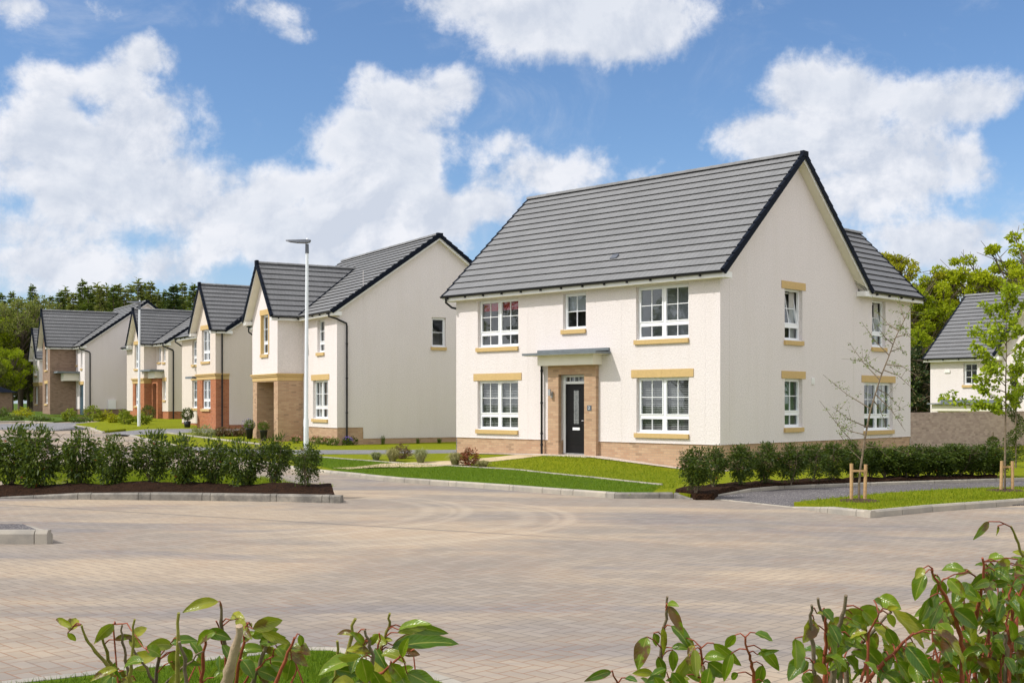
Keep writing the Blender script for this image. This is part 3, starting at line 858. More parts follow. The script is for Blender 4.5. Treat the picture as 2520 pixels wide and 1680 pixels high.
def house(spec):
    """two-storey gabled house; origin at its front right corner, x along the front, y backwards"""
    g = dict(o=.30, vo=.22, zb=-.2, nc=16, brick='brick', tile='tile', fascia=.19, left_verge=True, rear=0)
    g.update(spec)
    X, Y = g['loc']; root = empty('house', (X, Y, 0), g['a']-PI/2)
    tag(root, g['label'], 'house')
    W, D, zp, S, Rz, o, vo, zb = g['W'], g['D'], g['zp'], g['S'], g['R'], g['o'], g['vo'], g['zb']
    E = S+g['fascia']; tanp = (Rz-E)/(D/2+o)
    wz = E+o*tanp-.09                      # wall head at the eaves
    wall, pli = MB(), MB(); parts = []
    def pc(name, mat, fn_, *a_, **k_):
        m_ = MB(); fn_(m_, *a_, **k_); parts.append((name, mat, m_)); return m_
    fr = front(); rw = rightw(); lw = leftw(-W); bw = backw(D)
    FH = g.get('front_holes', []); SH = g.get('side_holes', [])
    sb = D+g['rear']
    def lower(pl, u0, u1, z0, z1, holes=(), w=-.02): panel(pli, pl, [(u0, z0), (u1, z0), (u1, z1), (u0, z1)], [h for h in holes if h[2] < z1], w)
    # front
    panel(wall, fr, [(-W, zp), (0, zp), (0, S), (-W, S)], FH)
    lower(fr, -W+.02, -.02, zb, zp, FH)
    # right flank with its gable
    gz = lambda y: E+(min(y, D-y)+o)*tanp-.09
    side = [(0, zp), (sb, zp), (sb, S)]+([(D, S)] if g['rear'] else [])+[(D, gz(D)), (D/2, gz(D/2)), (0, gz(0))]
    zs = g.get('side_zp')
    if zs:
        cut, z2_ = zs
        side = [(0, zp), (cut, zp), (cut, z2_), (sb, z2_), (sb, S)]+[(D, gz(D)), (D/2, gz(D/2)), (0, gz(0))]
        panel(wall, rw, side, SH); lower(rw, .02, cut, zb, zp); lower(rw, cut, sb, zb, z2_)
        q = MB()
    else:
        panel(wall, rw, side, SH); lower(rw, .02, sb-.02, zb, zp, SH)
    ga = [(0, zb), (-0, gz(0)), (-D/2, gz(D/2)), (-D, gz(0)), (-D, zb)]
    panel(wall, lw, [(-sb, zb), (0, zb), (0, gz(0)), (-D/2, gz(D/2)), (-D, gz(0))]+([(-D, S), (-sb, S)] if g['rear'] else []))
    panel(wall, bw if not g['rear'] else backw(sb), [(0, zb), (W, zb), (W, S), (0, S)])
    # bell cast at the foot of the render
    cuts = sorted([(h_[0], h_[1]) for h_ in FH if h_[2] < zp < h_[3]]); xa = -W
    for c0, c1 in cuts+[(0.012, 0.012)]:
        fr.box(wall, xa, c0, -.03, .012, zp-.012, zp+.004); xa = c1
    if not zs: rw.box(wall, 0, sb, -.03, .012, zp-.012, zp+.004)
    for j in g.get('joints', []):
        pl = fr if j[0] == 'f' else rw
        pl.box(wall, j[1]-.006, j[1]+.006, -.01, .004, j[2], j[3])
    # roof
    nc = g['nc']
    rf = roof_slope((-W-vo, -o-.03, E-.03*tanp), (vo, -o-.03, E-.03*tanp), (vo, D/2, Rz), (-W-vo, D/2, Rz), nc)
    rf = roof_slope((vo, D+o+.03, E-.03*tanp), (-W-vo, D+o+.03, E-.03*tanp), (-W-vo, D/2, Rz), (vo, D/2, Rz), nc, mb=rf)
    roof = rf.build('roof', M[g['tile']], root)
    pc('ridge_tiles', 'ridge', ridge_tiles, (-W-vo, D/2, Rz+.02), (vo-.05, D/2, Rz+.02))
    cosp = 1/math.sqrt(1+tanp*tanp); sinp = tanp*cosp
    for (x, out) in ((vo, (1, 0, 0)), (-W-vo, (-1, 0, 0))):
        vc = pc('verge_cap', 'navy', verge_caps, (x, -o-.04, E-.04*tanp), (x, D/2, Rz), nc, out, (0, -sinp, cosp), t=.050 if x > 0 else .022)
        verge_caps(vc, (x, D+o+.04, E-.04*tanp), (x, D/2, Rz), nc, out, (0, sinp, cosp), t=.050 if x > 0 else .022)
        if x > 0: vc.box(x-(.06), x+.06, D/2-.14, D/2+.14, Rz-.10, Rz+.07)
    fa, so_ = MB(), MB()
    def eave(y, sgn, x0, x1):
        a, b = sorted((y, y+sgn*.022))
        fa.box(x0, x1, a, b, S, E-.015)
    eave(-o-.022, 1, -W-vo+.01, vo-.012); eave(D+o, 1, -W-vo+.01, vo-.012)
    so_.box(-W-vo+.02, vo-.02, -o, .0-.002, S, S+.012); so_.box(-W-vo+.02, vo-.02, D+.002, D+o, S, S+.012)
    # barge boards, verge soffit, box ends
    for x, sx in ((vo, 1), (-W-vo, -1)):
        for (ya, yb) in ((-o, D/2), (D+o, D/2)):
            x0, x1 = sorted((x-sx*.012, x-sx*.034))
            za, zb_ = E-.05, Rz-.05
            vs = [(xx, yy, zz+dz) for (yy, zz) in ((ya, za), (yb, zb_)) for dz in (-.17, -.02) for xx in (x0, x1)]
            fa.add(vs, [(0, 2, 3, 1), (4, 5, 7, 6), (0, 1, 5, 4), (2, 6, 7, 3), (0, 4, 6, 2), (1, 3, 7, 5)])
            xi = 0 if sx > 0 else -W
            x2, x3 = sorted((xi+sx*.002, x-sx*.034))
            vs = [(xx, yy, zz+dz) for (yy, zz) in ((ya, za), (yb, zb_)) for dz in (-.14, -.125) for xx in (x2, x3)]
            so_.add(vs, [(0, 2, 3, 1), (4, 5, 7, 6), (0, 1, 5, 4), (2, 6, 7, 3), (0, 4, 6, 2), (1, 3, 7, 5)])
        xi = 0 if sx > 0 else -W
        x2, x3 = sorted((xi+sx*.003, x-sx*.014))
        fa.box(x2, x3, -o-.02, .12, S-.002, E-.03); fa.box(x2, x3, D-.12, D+o+.02, S-.002, E-.03)
    pc('gutter', 'black', gutter, (-W-vo-.03, -o-.075, E-.03), (vo+.03, -o-.075, E-.03), fdir=(0, 1, 0))
    pc('gutter', 'black', gutter, (vo+.03, D+o+.075, E-.03), (-W-vo, D+o+.075, E-.03))
    vl = MB()
    if g['rear']:                         # lower rear wing, ridge running backwards
        wd_, rz2, yb = g['wing_w'], g['wing_R'], sb
        tw = (rz2-E)/(wd_/2+o); ym = D+o-(rz2-E)/tanp; n2 = 11
        rf2 = roof_slope((o, D+o-.25, E), (o, yb+vo, E), (-wd_/2, yb+vo, rz2), (-wd_/2, ym, rz2), n2)
        rf2 = roof_slope((-wd_-o, yb+vo, E), (-wd_-o, D+o-.25, E), (-wd_/2, ym, rz2), (-wd_/2, yb+vo, rz2), n2, mb=rf2)
        r2 = rf2.build('wing_roof', M['tile_dark'], root)
        pc('ridge_tiles', 'ridge', ridge_tiles, (-wd_/2, yb+vo, rz2+.02), (-wd_/2, ym, rz2+.02))
        fa.box(o-.0, o+.022, D+o+.03, yb+vo-.02, S, E-.015); so_.box(.002, o, D+o+.03, yb+vo-.02, S, S+.012)
        fa.box(.003, o, yb+.0, yb+vo-.01, S, S+.17)
        pc('gutter', 'black', gutter, (o+.075, D+o-.02, E-.03), (o+.075, yb+vo+.02, E-.03), fdir=(-1, 0, 0))
        cw = 1/math.sqrt(1+tw*tw)
        vc = pc('verge_cap', 'navy', verge_caps, (o+.02, yb+vo, E), (-wd_/2, yb+vo, rz2), n2, (0, 1, 0), (tw*cw, 0, cw), t=.02)
        verge_caps(vc, (-wd_-o, yb+vo, E), (-wd_/2, yb+vo, rz2), n2, (0, 1, 0), (-tw*cw, 0, cw), t=.02)
        b2 = backw(yb+.0)
        panel(wall, b2, [(0, S), (wd_, S), (wd_/2, rz2-.1)])
    # front gabled bays
    for b in g.get('bays', []):
        x0, x1, p, bR = b['x0'], b['x1'], b['p'], b['R']; xm = (x0+x1)/2; bo = .26; bs = b.get('S', S)
        bE = bs+g['fascia']; tb = (bR-bE)/((x1-x0)/2+bo); bv = b.get('vo', .36)
        ym = -o+(bR-E)/tanp; yl = -o+(bE-E)/tanp; n2 = b.get('nc', 10)
        bf = front(-p); zband = b.get('band'); lowm = b.get('low', 'render')
        top = bE+bo*tb-.09
        gab = [(x0, bs), (x1, bs), (x1, top), (xm, bR-.1), (x0, top)]
        br = Plane((x1, 0, 0), (0, 1, 0), (1, 0, 0)); bl_ = Plane((x0, 0, 0), (0, -1, 0), (-1, 0, 0))
        holes = b.get('holes', [])
        zt = zband[1] if zband else zp
        up_mb = pli if lowm == 'all' else wall
        zlow = zb if lowm == 'all' else zt
        panel(up_mb, bf, [(x0, zlow), (x1, zlow), (x1, top), (xm, bR-.1), (x0, top)], holes)
        panel(up_mb, br, [(-p, zlow), (0, zlow), (0, bs), (-p, bs)]); panel(up_mb, bl_, [(0, zlow), (p, zlow), (p, bs), (0, bs)])
        if lowm == 'brick':
            panel(pli, bf, [(x0+.02, zb), (x1-.02, zb), (x1-.02, zband[0]), (x0+.02, zband[0])], holes, -.02)
            yr = b.get('brick_back', 0)
            panel(pli, br, [(-p+.02, zb), (yr, zb), (yr, zband[0]), (-p+.02, zband[0])], (), -.02)
            panel(pli, bl_, [(0, zb), (p-.02, zb), (p-.02, zband[0]), (0, zband[0])], (), -.02)
        elif lowm == 'render':
            panel(pli, bf, [(x0+.02, zb), (x1-.02, zb), (x1-.02, zp), (x0+.02, zp)], holes, -.02)
            panel(pli, br, [(-p+.02, zb), (0, zb), (0, zp), (-p+.02, zp)], (), -.02)
        if zband:
            sb_ = MB(); yr = b.get('brick_back', 0); za, zc = zband
            zm = za+(zc-za)*.58
            for (w_, a, c) in ((.004, za, zm), (.05, zm+.001, zm+.07), (.085, zm+.071, zc)):
                bf.box(sb_, x0-w_, x1+w_, -.03, w_, a, c)
                br.box(sb_, -p+.03, yr, -.03, w_, a, c); bl_.box(sb_, 0, p-.03, -.03, w_, a, c)
            sb_.build('stone_band', M['stone'], root)
        r2 = roof_slope((x1+bo, -p-bv, bE), (x1+bo, yl, bE), (xm, ym, bR), (xm, -p-bv, bR), n2)
        r2 = roof_slope((x0-bo, yl, bE), (x0-bo, -p-bv, bE), (xm, -p-bv, bR), (xm, ym, bR), n2, mb=r2)
        r2.build('bay_roof', M['tile_dark'], root)
        pc('ridge_tiles', 'ridge', ridge_tiles, (xm, -p-bv, bR+.02), (xm, ym, bR+.02), r=.10)
        cb = 1/math.sqrt(1+tb*tb)
        vc = pc('verge_cap', 'navy', verge_caps, (x1+bo+.02, -p-bv, bE), (xm, -p-bv, bR), n2, (0, -1, 0), (tb*cb, 0, cb), t=.035)
        verge_caps(vc, (x0-bo-.02, -p-bv, bE), (xm, -p-bv, bR), n2, (0, -1, 0), (-tb*cb, 0, cb), t=.035)
        vc.box(xm-.12, xm+.12, -p-bv-.06, -p-bv+.06, bR-.08, bR+.12)
        for sg, xe in ((1, x1+bo), (-1, x0-bo)):
            ya, yb2 = -p-bv+.012, -p-bv+.034
            vs = [(xx, yy, zz+dz) for (xx, zz) in ((xe, bE-.05), (xm, bR-.05)) for dz in (-.19, -.02) for yy in (ya, yb2)]
            fa.add(vs, [(0, 2, 3, 1), (4, 5, 7, 6), (0, 1, 5, 4), (2, 6, 7, 3), (0, 4, 6, 2), (1, 3, 7, 5)])
            vs = [(xx, yy, zz+dz) for (xx, zz) in ((xe, bE-.05), (xm, bR-.05)) for dz in (-.15, -.135) for yy in (yb2, -p-.002)]
            so_.add(vs, [(0, 2, 3, 1), (4, 5, 7, 6), (0, 1, 5, 4), (2, 6, 7, 3), (0, 4, 6, 2), (1, 3, 7, 5)])
        fa.box(x1+bo, x1+bo+.022, -p-bv+.04, yl-.05, bs, bE-.015); fa.box(x0-bo-.022, x0-bo, -p-bv+.04, yl-.05, bs, bE-.015)
        so_.box(x1+.002, x1+bo, -p-.0, yl, bs, bs+.012); so_.box(x0-bo, x0-.002, -p, yl, bs, bs+.012)
        fa.box(x1+.003, x1+bo, -p-bv+.036, -p+.1, bs-.002, bE-.04); fa.box(x0-bo, x0-.003, -p-bv+.036, -p+.1, bs-.002, bE-.04)
        pc('gutter', 'black', gutter, (x1+bo+.075, -p-bv, bE-.03), (x1+bo+.075, yl-.05, bE-.03), fdir=(-1, 0, 0))
        pc('gutter', 'black', gutter, (x0-bo-.075, yl-.05, bE-.03), (x0-bo-.075, -p-bv, bE-.03))
        # lead-dark valley gutters
        Nn = Vector((0, 0, .055))
        for xe in (x1+bo, x0-bo):
            a = Vector((xe, yl, bE))+Nn; c = Vector((xm, ym, bR))+Nn; d_ = Vector((0, .055, .02)); s_ = Vector((.05 if xe > xm else -.05, 0, 0))
            vl.tube([a, c], .035, 6)
    wall.build('wall', M[g.get('wallmat', 'render')], root)
    pli.build('plinth' if not any(b.get('low') in ('brick', 'all') for b in g.get('bays', [])) else 'brickwork', M[g['brick']], root)
    [m_.build(n_, M[t_], root) for n_, t_, m_ in parts]
    fa.build('fascia', M['fascia'], root); so_.build('soffit', M['soffit'], root)
    vl.build('valley_gutter', M['navy'], root)
    return root
SZ = dict(z=0)

# ---- the main house
h = house(dict(loc=(HX, HYY), a=A0, W=10.57, D=7.75, rear=3.68, wing_w=4.1, wing_R=8.22, zp=1.06, S=5.60, R=9.55, zb=-.1, nc=16, vo=.32, o=.3,
    label='large cream rendered house with black front door, nearest the camera, on the right',
    front_holes=[(-9.53, -7.67, 4.01, 5.55), (-9.54, -7.68, 1.33, 2.93), (-5.76, -4.83, 4.44, 5.55), (-2.91, -1.05, 4.02, 5.55), (-2.90, -1.04, 1.33, 2.93), (-5.83, -4.79, 0, 3.06, .1)],
    side_holes=[(3.31, 4.31, 4.04, 5.56), (3.31, 4.31, 1.47, 2.92), (8.67, 9.61, 4.02, 5.55), (8.14, 10.13, 1.30, 2.87)],
    joints=[('f', -7.25, 1.06, 5.6), ('f', -3.45, 1.06, 5.6), ('f', -.5, 1.06, 5.6), ('s', .45, 1.06, 5.6), ('s', 7.45, 1.06, 5.6)]))
main = h
f0, r0 = front(), rightw()
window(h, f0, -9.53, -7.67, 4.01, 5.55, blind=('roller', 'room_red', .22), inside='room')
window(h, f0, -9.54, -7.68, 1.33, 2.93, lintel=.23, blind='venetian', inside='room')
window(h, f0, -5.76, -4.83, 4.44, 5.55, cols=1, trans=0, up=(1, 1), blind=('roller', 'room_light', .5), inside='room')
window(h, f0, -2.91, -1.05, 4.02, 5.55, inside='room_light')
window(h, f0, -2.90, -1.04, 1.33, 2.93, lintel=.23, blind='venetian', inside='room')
window(h, r0, 3.31, 4.31, 4.04, 5.56, cols=1, lintel=.22, blind=('curtain', 'curtain', .3), tilt=True, label='window with its upper sash tilted open')
window(h, r0, 3.31, 4.31, 1.47, 2.92, cols=1, lintel=.22, inside='room_green', blind=('roller', 'room_green', .95))
window(h, r0, 8.67, 9.61, 4.02, 5.55, cols=1, tilt=True, blind=('curtain', 'curtain', .3), label='far window with its upper sash tilted open')
window(h, r0, 8.14, 10.13, 1.30, 2.87, cols=2, lintel=.22, inside='room_green', blind=('curtain', 'curtain', .22))
# brick porch surround, door, canopy
mb = MB(); pf = front(-.13)
panel(mb, pf, [(-6.27, -.05), (-4.33, -.05), (-4.33, 3.36), (-6.27, 3.36)], [(-5.83, -4.79, -.2, 3.06, .25)])
panel(mb, rightw(-4.33), [(-.13, -.05), (.03, -.05), (.03, 3.36), (-.13, 3.36)]); panel(mb, leftw(-6.27), [(-.03, -.05), (.13, -.05), (.13, 3.36), (-.03, 3.36)])
mb.build('brick_porch', M['brick'], h)
mb = MB(); dd = -.10
for (a, b, c, e) in ((-5.83, -5.75, .62, 3.05), (-4.87, -4.79, .62, 3.05), (-5.75, -4.87, 2.99, 3.05), (-5.75, -4.87, 2.78, 2.86)): f0.box(mb, a+.001, b-.001, dd-.07, dd, c, e)
for k in range(1, 5): f0.box(mb, -5.75+.88*k/5-.008, -5.75+.88*k/5+.008, dd-.045, dd-.02, 2.86, 2.99)
df = mb.build('door_frame', M['upvc'], h)
mb = MB(); mb.add([f0.p(-5.75, dd-.04, 2.86), f0.p(-4.87, dd-.04, 2.86), f0.p(-4.87, dd-.04, 2.99), f0.p(-5.75, dd-.04, 2.99)], [(0, 1, 2, 3)]); mb.build('fanlight', M['glass'], df)
mb = MB(); f0.box(mb, -5.83, -4.79, dd-.5, dd-.2, .62, 3.05); mb.build('hall_interior', M['room'], df)
mb = MB(); f0.box(mb, -5.748, -4.872, dd-.06, dd-.02, .665, 2.778)
f0.box(mb, -5.48, -5.14, dd-.02, dd-.008, 1.50, 1.53); f0.box(mb, -5.47, -5.15, dd-.02, dd-.008, 2.60, 2.63)
f0.box(mb, -5.60, -5.02, dd-.02, dd-.012, .93, .94)
door = mb.build('front_door', M['door_black'], h)
mb = MB(); f0.box(mb, -5.41, -5.21, dd-.019, dd-.008, 1.56, 2.58); mb.build('door_glass', M['door_glass'], door)
mb = MB()
for z in (1.62, 1.68, 2.46, 2.52): f0.box(mb, -5.41, -5.21, dd-.007, dd-.004, z-.004, z+.004)
for x in (-5.375, -5.245): f0.box(mb, x-.004, x+.004, dd-.007, dd-.003, 1.56, 2.58)
mb.build('glazing_lead', M['steel'], door)
mb = MB(); f0.box(mb, -5.45, -5.17, dd-.02, dd+.002, 1.37, 1.45); mb.build('letter_plate', M['upvc'], door)
mb = MB(); f0.box(mb, -4.95, -4.91, dd-.02, dd+.004, 1.55, 1.72); mb.tube([f0.p(-4.93, dd+.01, 1.66), f0.p(-4.93, dd+.05, 1.66), f0.p(-5.04, dd+.055, 1.66)], .01, 6); mb.build('handle', M['steel'], door)
mb = MB(); f0.box(mb, -5.83, -4.79, dd-.1, dd+.06, .58, .662); mb.build('threshold', M['steel'], h)
mb = MB(); f0.box(mb, -6.44, -4.20, .002, .42, 3.34, 3.64); mb.build('canopy_box', M['soffit'], h)
mb = MB(); f0.box(mb, -6.84, -3.86, .004, .70, 3.655, 3.72); f0.box(mb, -6.80, -3.90, .003, .05, 3.721, 3.84)
mb.add([f0.p(-6.84, .05, 3.76), f0.p(-3.86, .05, 3.76), f0.p(-3.86, .70, 3.725), f0.p(-6.84, .70, 3.725)], [(3, 2, 1, 0)])
cn = mb.build('canopy', M['lead'], h)
mb = MB(); f0.box(mb, -6.78, -3.92, .02, .68, 3.642, 3.654); mb.build('canopy_soffit', M['soffit'], cn)
downpipe(h, [f0.p(-6.50, .30, 3.66), f0.p(-6.53, .28, 3.56), f0.p(-6.57, .09, 3.42), f0.p(-6.57, .09, .58)], .036, (3.2, 2.2, 1.25, .9))
mb = MB(); mb.lathe([(.05, -.10), (.05, .1)], 12, tuple(f0.p(-6.10, .24, 2.52))); f0.box(mb, -6.12, -6.08, .135, .2, 2.42, 2.5); f0.box(mb, -6.14, -6.06, .132, .15, 2.36, 2.54)
mb.build('porch_light', M['steel'], h)
mb = MB(); f0.box(mb, -4.66, -4.50, .133, .145, 1.97, 2.13); pq = mb.build('number_plaque', M['lamp_grey'], h)
cu = bpy.data.curves.new('numeral', 'FONT'); cu.body = '2'; cu.size = .13; cu.align_x = 'CENTER'; cu.align_y = 'CENTER'; cu.extrude = .002
tmp = bpy.data.objects.new('tmp', cu); COL.objects.link(tmp)
dg = bpy.context.evaluated_depsgraph_get(); me = bpy.data.meshes.new_from_object(tmp.evaluated_get(dg)); bpy.data.objects.remove(tmp)
nu = bpy.data.objects.new('numeral', me); COL.objects.link(nu); me.materials.clear(); me.materials.append(M['upvc']); nu.parent = pq
nu.location = f0.p(-4.58, .149, 2.05); nu.rotation_euler = (PI/2, 0, 0)
mb = MB(); r0.box(mb, 4.82, 4.98, 0, .03, 2.76, 2.96)
for k in range(5): r0.box(mb, 4.84, 4.96, .03, .04, 2.78+k*.033, 2.795+k*.033)
mb.build('wall_vent', M['fascia'], h)
downpipe(h, [(-10.68, -.37, 5.7), (-10.68, -.37, 5.55), (-10.68, -.10, 5.40), (-10.66, .5, 5.33)], .036)
mb = MB(); mb.box(-5.75, -5.61, 0, .2, 0, .004)
# small roof vent tile in the front slope
tp = (9.66-5.79)/(7.75/2+.3); nn = Vector((0, -tp, 1)).normalized()
c = Vector((-4.15, .55, 5.79+.85*tp)); up_ = Vector((0, 1, tp)).normalized()
mb = MB(); mb.add([c+Vector((dx, 0, 0))+up_*dy+nn*dz for dz in (.02, .055) for dy in (-.10, .10) for dx in (-.12, .12)], [(0, 2, 3, 1), (4, 5, 7, 6), (0, 1, 5, 4), (2, 6, 7, 3), (0, 4, 6, 2), (1, 3, 7, 5)])
mb.build('roof_vent_tile', M['lamp_grey'], h)

def frame_at(px, Y, a): return ((px-CX)/F*Y, Y)
# ---- second house
h = house(dict(loc=frame_at(829.3, 47.3, 0), a=R(30), W=10.4, D=9.0, zp=1.20, S=5.72, R=9.28, zb=0, nc=18, o=.3, vo=.24,
    side_zp=(1.14, .74), brick='brick', label='cream rendered house with gabled buff brick porch, behind the nearer lamp post',
    front_holes=[(-2.23, -1.39, 4.30, 5.68), (-2.75, -1.0, 1.53, 3.15)], side_holes=[(4.25, 4.92, 4.56, 5.81)],
    joints=[('s', 1.14, 1.2, 7.6)],
    bays=[dict(x0=-7.45, x1=-3.95, p=1.15, R=8.34, band=(3.16, 3.47), low='brick', nc=10, holes=[(-6.15, -5.17, 4.33, 6.07), (-6.85, -4.5, -.5, 3.12, 1.12)])]))
window(h, front(), -2.23, -1.39, 4.30, 5.68, cols=1, up=(1, 1))
window(h, front(), -2.75, -1.0, 1.53, 3.15, cols=2, lintel=.24, blind=('curtain', 'curtain', .25))
window(h, rightw(), 4.25, 4.92, 4.56, 5.81, cols=1, trans=0, up=(0, 1), inside='room')
window(h, front(-1.15), -6.15, -5.17, 4.33, 6.07, cols=1, lintel=.24, jamb=True)
mb = MB(); front().box(mb, -6.6, -5.6, .01, .05, .6, 2.7); d_ = mb.build('front_door', M['door_black'], h)
mb = MB(); front().box(mb, -6.2, -6.0, .051, .06, 1.5, 2.5); mb.build('door_glass', M['door_glass'], d_)
downpipe(h, [(.02, -.37, 5.85), (.02, -.37, 5.68), (.12, -.1, 5.6), (.07, .38, 5.42), (.07, .4, 5.3), (.07, .4, .4)], .038, (4.6, 3.2, 1.8))
downpipe(h, [(-10.5, -.37, 5.85), (-10.5, -.37, 5.6), (-10.45, -.05, 5.35), (-10.2, .05, 5.3)], .038)
# ---- third house, red brick bay at its right corner
a3 = R(32); X3, Y3 = frame_at(530.4, 61.6, 0); X3 += .74*math.cos(a3); Y3 += .74*math.sin(a3)
h = house(dict(loc=(X3, Y3), a=a3, W=8.6, D=7.4, zp=1.05, S=5.85, R=8.72, zb=.3, nc=14, brick='brick_red', tile='tile', wallmat='render_tan',
    label='cream house with red brick lower bay at its right corner, between the lamp posts',
    front_holes=[(-6.6, -5.4, 4.4, 5.8), (-6.6, -5.0, 1.9, 3.5)],
    joints=[('s', .1, 3.75, 5.8)],
    bays=[dict(x0=-3.3, x1=-.004, p=.74, R=8.55, band=(3.45, 3.76), low='brick', nc=11, holes=[(-2.38, -.93, 4.43, 6.14), (-2.38, -.93, 1.88, 3.44)])]))
window(h, front(-.74), -2.38, -.93, 4.43, 6.14, cols=2, lintel=.24)
window(h, front(-.74), -2.38, -.93, 1.88, 3.44, cols=2, blind=('curtain', 'curtain', .2))
window(h, front(), -6.6, -5.4, 4.4, 5.8, cols=2); window(h, front(), -6.6, -5.0, 1.9, 3.5, cols=2, lintel=.24)
downpipe(h, [(.05, -.40, 5.95), (.05, -.40, .5)], .042)
downpipe(h, [(-8.7, -.37, 6.0), (-8.7, -.37, 5.8), (-8.6, -.02, 5.55)], .042)
mb = MB()
for x in (-2.4, -1.9): mb.lathe([(.07, 0), (.07, .42), (.10, .42), (.10, .5), (.02, .5)], 10, (x, 3.9, 8.6))
mb.build('flue', M['black'], h)
mb = MB(); front().box(mb, -4.9, -3.6, .002, .9, 3.55, 3.66); mb.build('canopy', M['lead'], h)
# ---- fourth house
h = house(dict(loc=frame_at(414, 77.5, 0), a=R(35), W=9.0, D=7.4, zp=1.65, S=6.0, R=8.75, zb=.5, nc=14, brick='brick_red', wallmat='render_tan',
    label='cream house with red brick bay and porch, behind the farther lamp post',
    front_holes=[(-2.15, -1.5, 4.95, 5.95), (-1.14, -.56, 4.92, 5.95), (-1.02, -.50, 2.4, 3.65)],
    bays=[dict(x0=-5.1, x1=-2.56, p=.8, R=8.6, band=(3.52, 3.88), low='brick', nc=11, holes=[(-4.6, -3.5, 4.54, 6.19), (-4.6, -3.5, 2.0, 3.5)])]))
window(h, front(), -2.15, -1.5, 4.95, 5.95, cols=1, trans=0); window(h, front(), -1.14, -.56, 4.92, 5.95, cols=1, trans=0)
window(h, front(), -1.02, -.50, 2.4, 3.65, cols=1, lintel=.24)
window(h, front(-.8), -4.6, -3.5, 4.54, 6.19, cols=2, lintel=.24); window(h, front(-.8), -4.6, -3.5, 2.0, 3.5, cols=2)
mb = MB(); panel(mb, front(-.3), [(-2.55, .5), (-1.25, .5), (-1.25, 3.85), (-2.55, 3.85)], [(-2.3, -1.5, .3, 3.5, .28)]); panel(mb, rightw(-1.25), [(-.3, .5), (0, .5), (0, 3.85), (-.3, 3.85)])
mb.build('brick_porch', M['brick_red'], h)
mb = MB(); front().box(mb, -2.28, -1.52, .01, .05, 1.2, 3.4); mb.build('front_door', M['door_brown'], h)
mb = MB(); front().box(mb, -2.56, -1.1, .003, .55, 3.86, 4.3); mb.build('canopy_box', M['soffit'], h)
mb = MB(); front().box(mb, -3.0, -.8, .004, .95, 4.31, 4.42); mb.build('canopy', M['lead'], h)
downpipe(h, [(.02, -.37, 6.1), (.02, -.37, 5.95), (.06, .3, 5.7), (.06, .33, 5.6), (.06, .33, .8)], .045)
# ---- fifth house, brown brick bay
h = house(dict(loc=frame_at(208.5, 86, 0), a=R(32), W=9.6, D=9.0, zp=1.75, S=6.22, R=9.86, zb=.7, nc=18, brick='brick_brown',
    label='pale house with brown brick front bay and white meter box, left of farther lamp post',
    front_holes=[(-2.9, -2.4, 5.05, 6.15), (-1.34, -.74, 4.75, 6.15), (-1.75, -.45, .9, 3.55)],
    bays=[dict(x0=-5.9, x1=-3.0, p=1.86, R=9.2, low='all', nc=11, holes=[(-4.95, -3.97, 4.69, 6.29), (-4.95, -3.97, 2.13, 3.65)])]))
window(h, front(), -2.9, -2.4, 5.05, 6.15, cols=1, trans=0); window(h, front(), -1.34, -.74, 4.75, 6.15, cols=1, trans=0)
window(h, front(-1.86), -4.95, -3.97, 4.69, 6.29, cols=2); window(h, front(-1.86), -4.95, -3.97, 2.13, 3.65, cols=2, lintel=.24)
mb = MB(); front().box(mb, -1.74, -.46, -.1, -.05, 1.2, 3.5); mb.build('front_door', M['door_blue'], h)
mb = MB(); front().box(mb, -1.95, -.3, -.05, .03, 3.551, 3.8); mb.build('lintel', M['stone'], h)
mb = MB(); front().box(mb, -2.98, -1.95, .003, 1.1, 3.85, 4.4); mb.build('canopy_box', M['soffit'], h)
mb = MB(); front().box(mb, -2.99, -1.6, .004, 1.6, 4.41, 4.55); mb.build('canopy', M['lead'], h)
mb = MB(); rightw().box(mb, 1.66, 2.2, .005, .14, 1.74, 2.42); mb.build('meter_box', M['upvc'], h)
downpipe(h, [(.02, -.37, 6.3), (.02, -.37, 6.15), (.06, .3, 5.95), (.06, .37, 5.85), (.06, .37, 1.0)], .045)
# ---- sixth house
h = house(dict(loc=(-38.9, 100.5), a=R(33), W=9.0, D=7.6, zp=1.9, S=5.9, R=8.6, zb=.9, nc=14, brick='brick_brown',
    label='farthest cream house with a narrow gabled bay, at the left end of the row',
    bays=[dict(x0=-5.6, x1=-2.9, p=1.0, R=8.7, band=(3.7, 4.0), low='brick', nc=10, holes=[(-4.8, -3.8, 4.6, 6.1), (-4.8, -3.8, 2.1, 3.6)])]))
window(h, front(-1.0), -4.8, -3.8, 4.6, 6.1, cols=2); window(h, front(-1.0), -4.8, -3.8, 2.1, 3.6, cols=2)
# ---- house behind the garden wall on the right
aR = R(40); WR = 11.0
XR, YR = frame_at(2289.5, 60, 0); XR += WR*math.sin(aR); YR -= WR*math.cos(aR)
h = house(dict(loc=(XR, YR), a=aR, W=WR, D=7.8, zp=-.2, S=4.28, R=7.9, tile='tile_dark', zb=-.6, nc=17, o=.3, label='cream house with grey roof rising behind the brick garden wall at the right edge',
    front_holes=[(-9.2, -8.45, 3.1, 4.2), (-10.4, -7.7, .0, 1.75)],
    bays=[dict(x0=-6.6, x1=-3.0, p=1.1, R=7.7, low='render', nc=12)]))
window(h, front(), -9.2, -8.45, 3.1, 4.2, cols=1, trans=0, up=(1, 2))
window(h, front(), -10.4, -7.7, .0, 1.75, cols=4, trans=0, up=(0, 0), sill=0)
mb = MB(); front().box(mb, -10.6, -7.4, .003, .55, 1.80, 2.12); mb.build('canopy_box', M['soffit'], h)
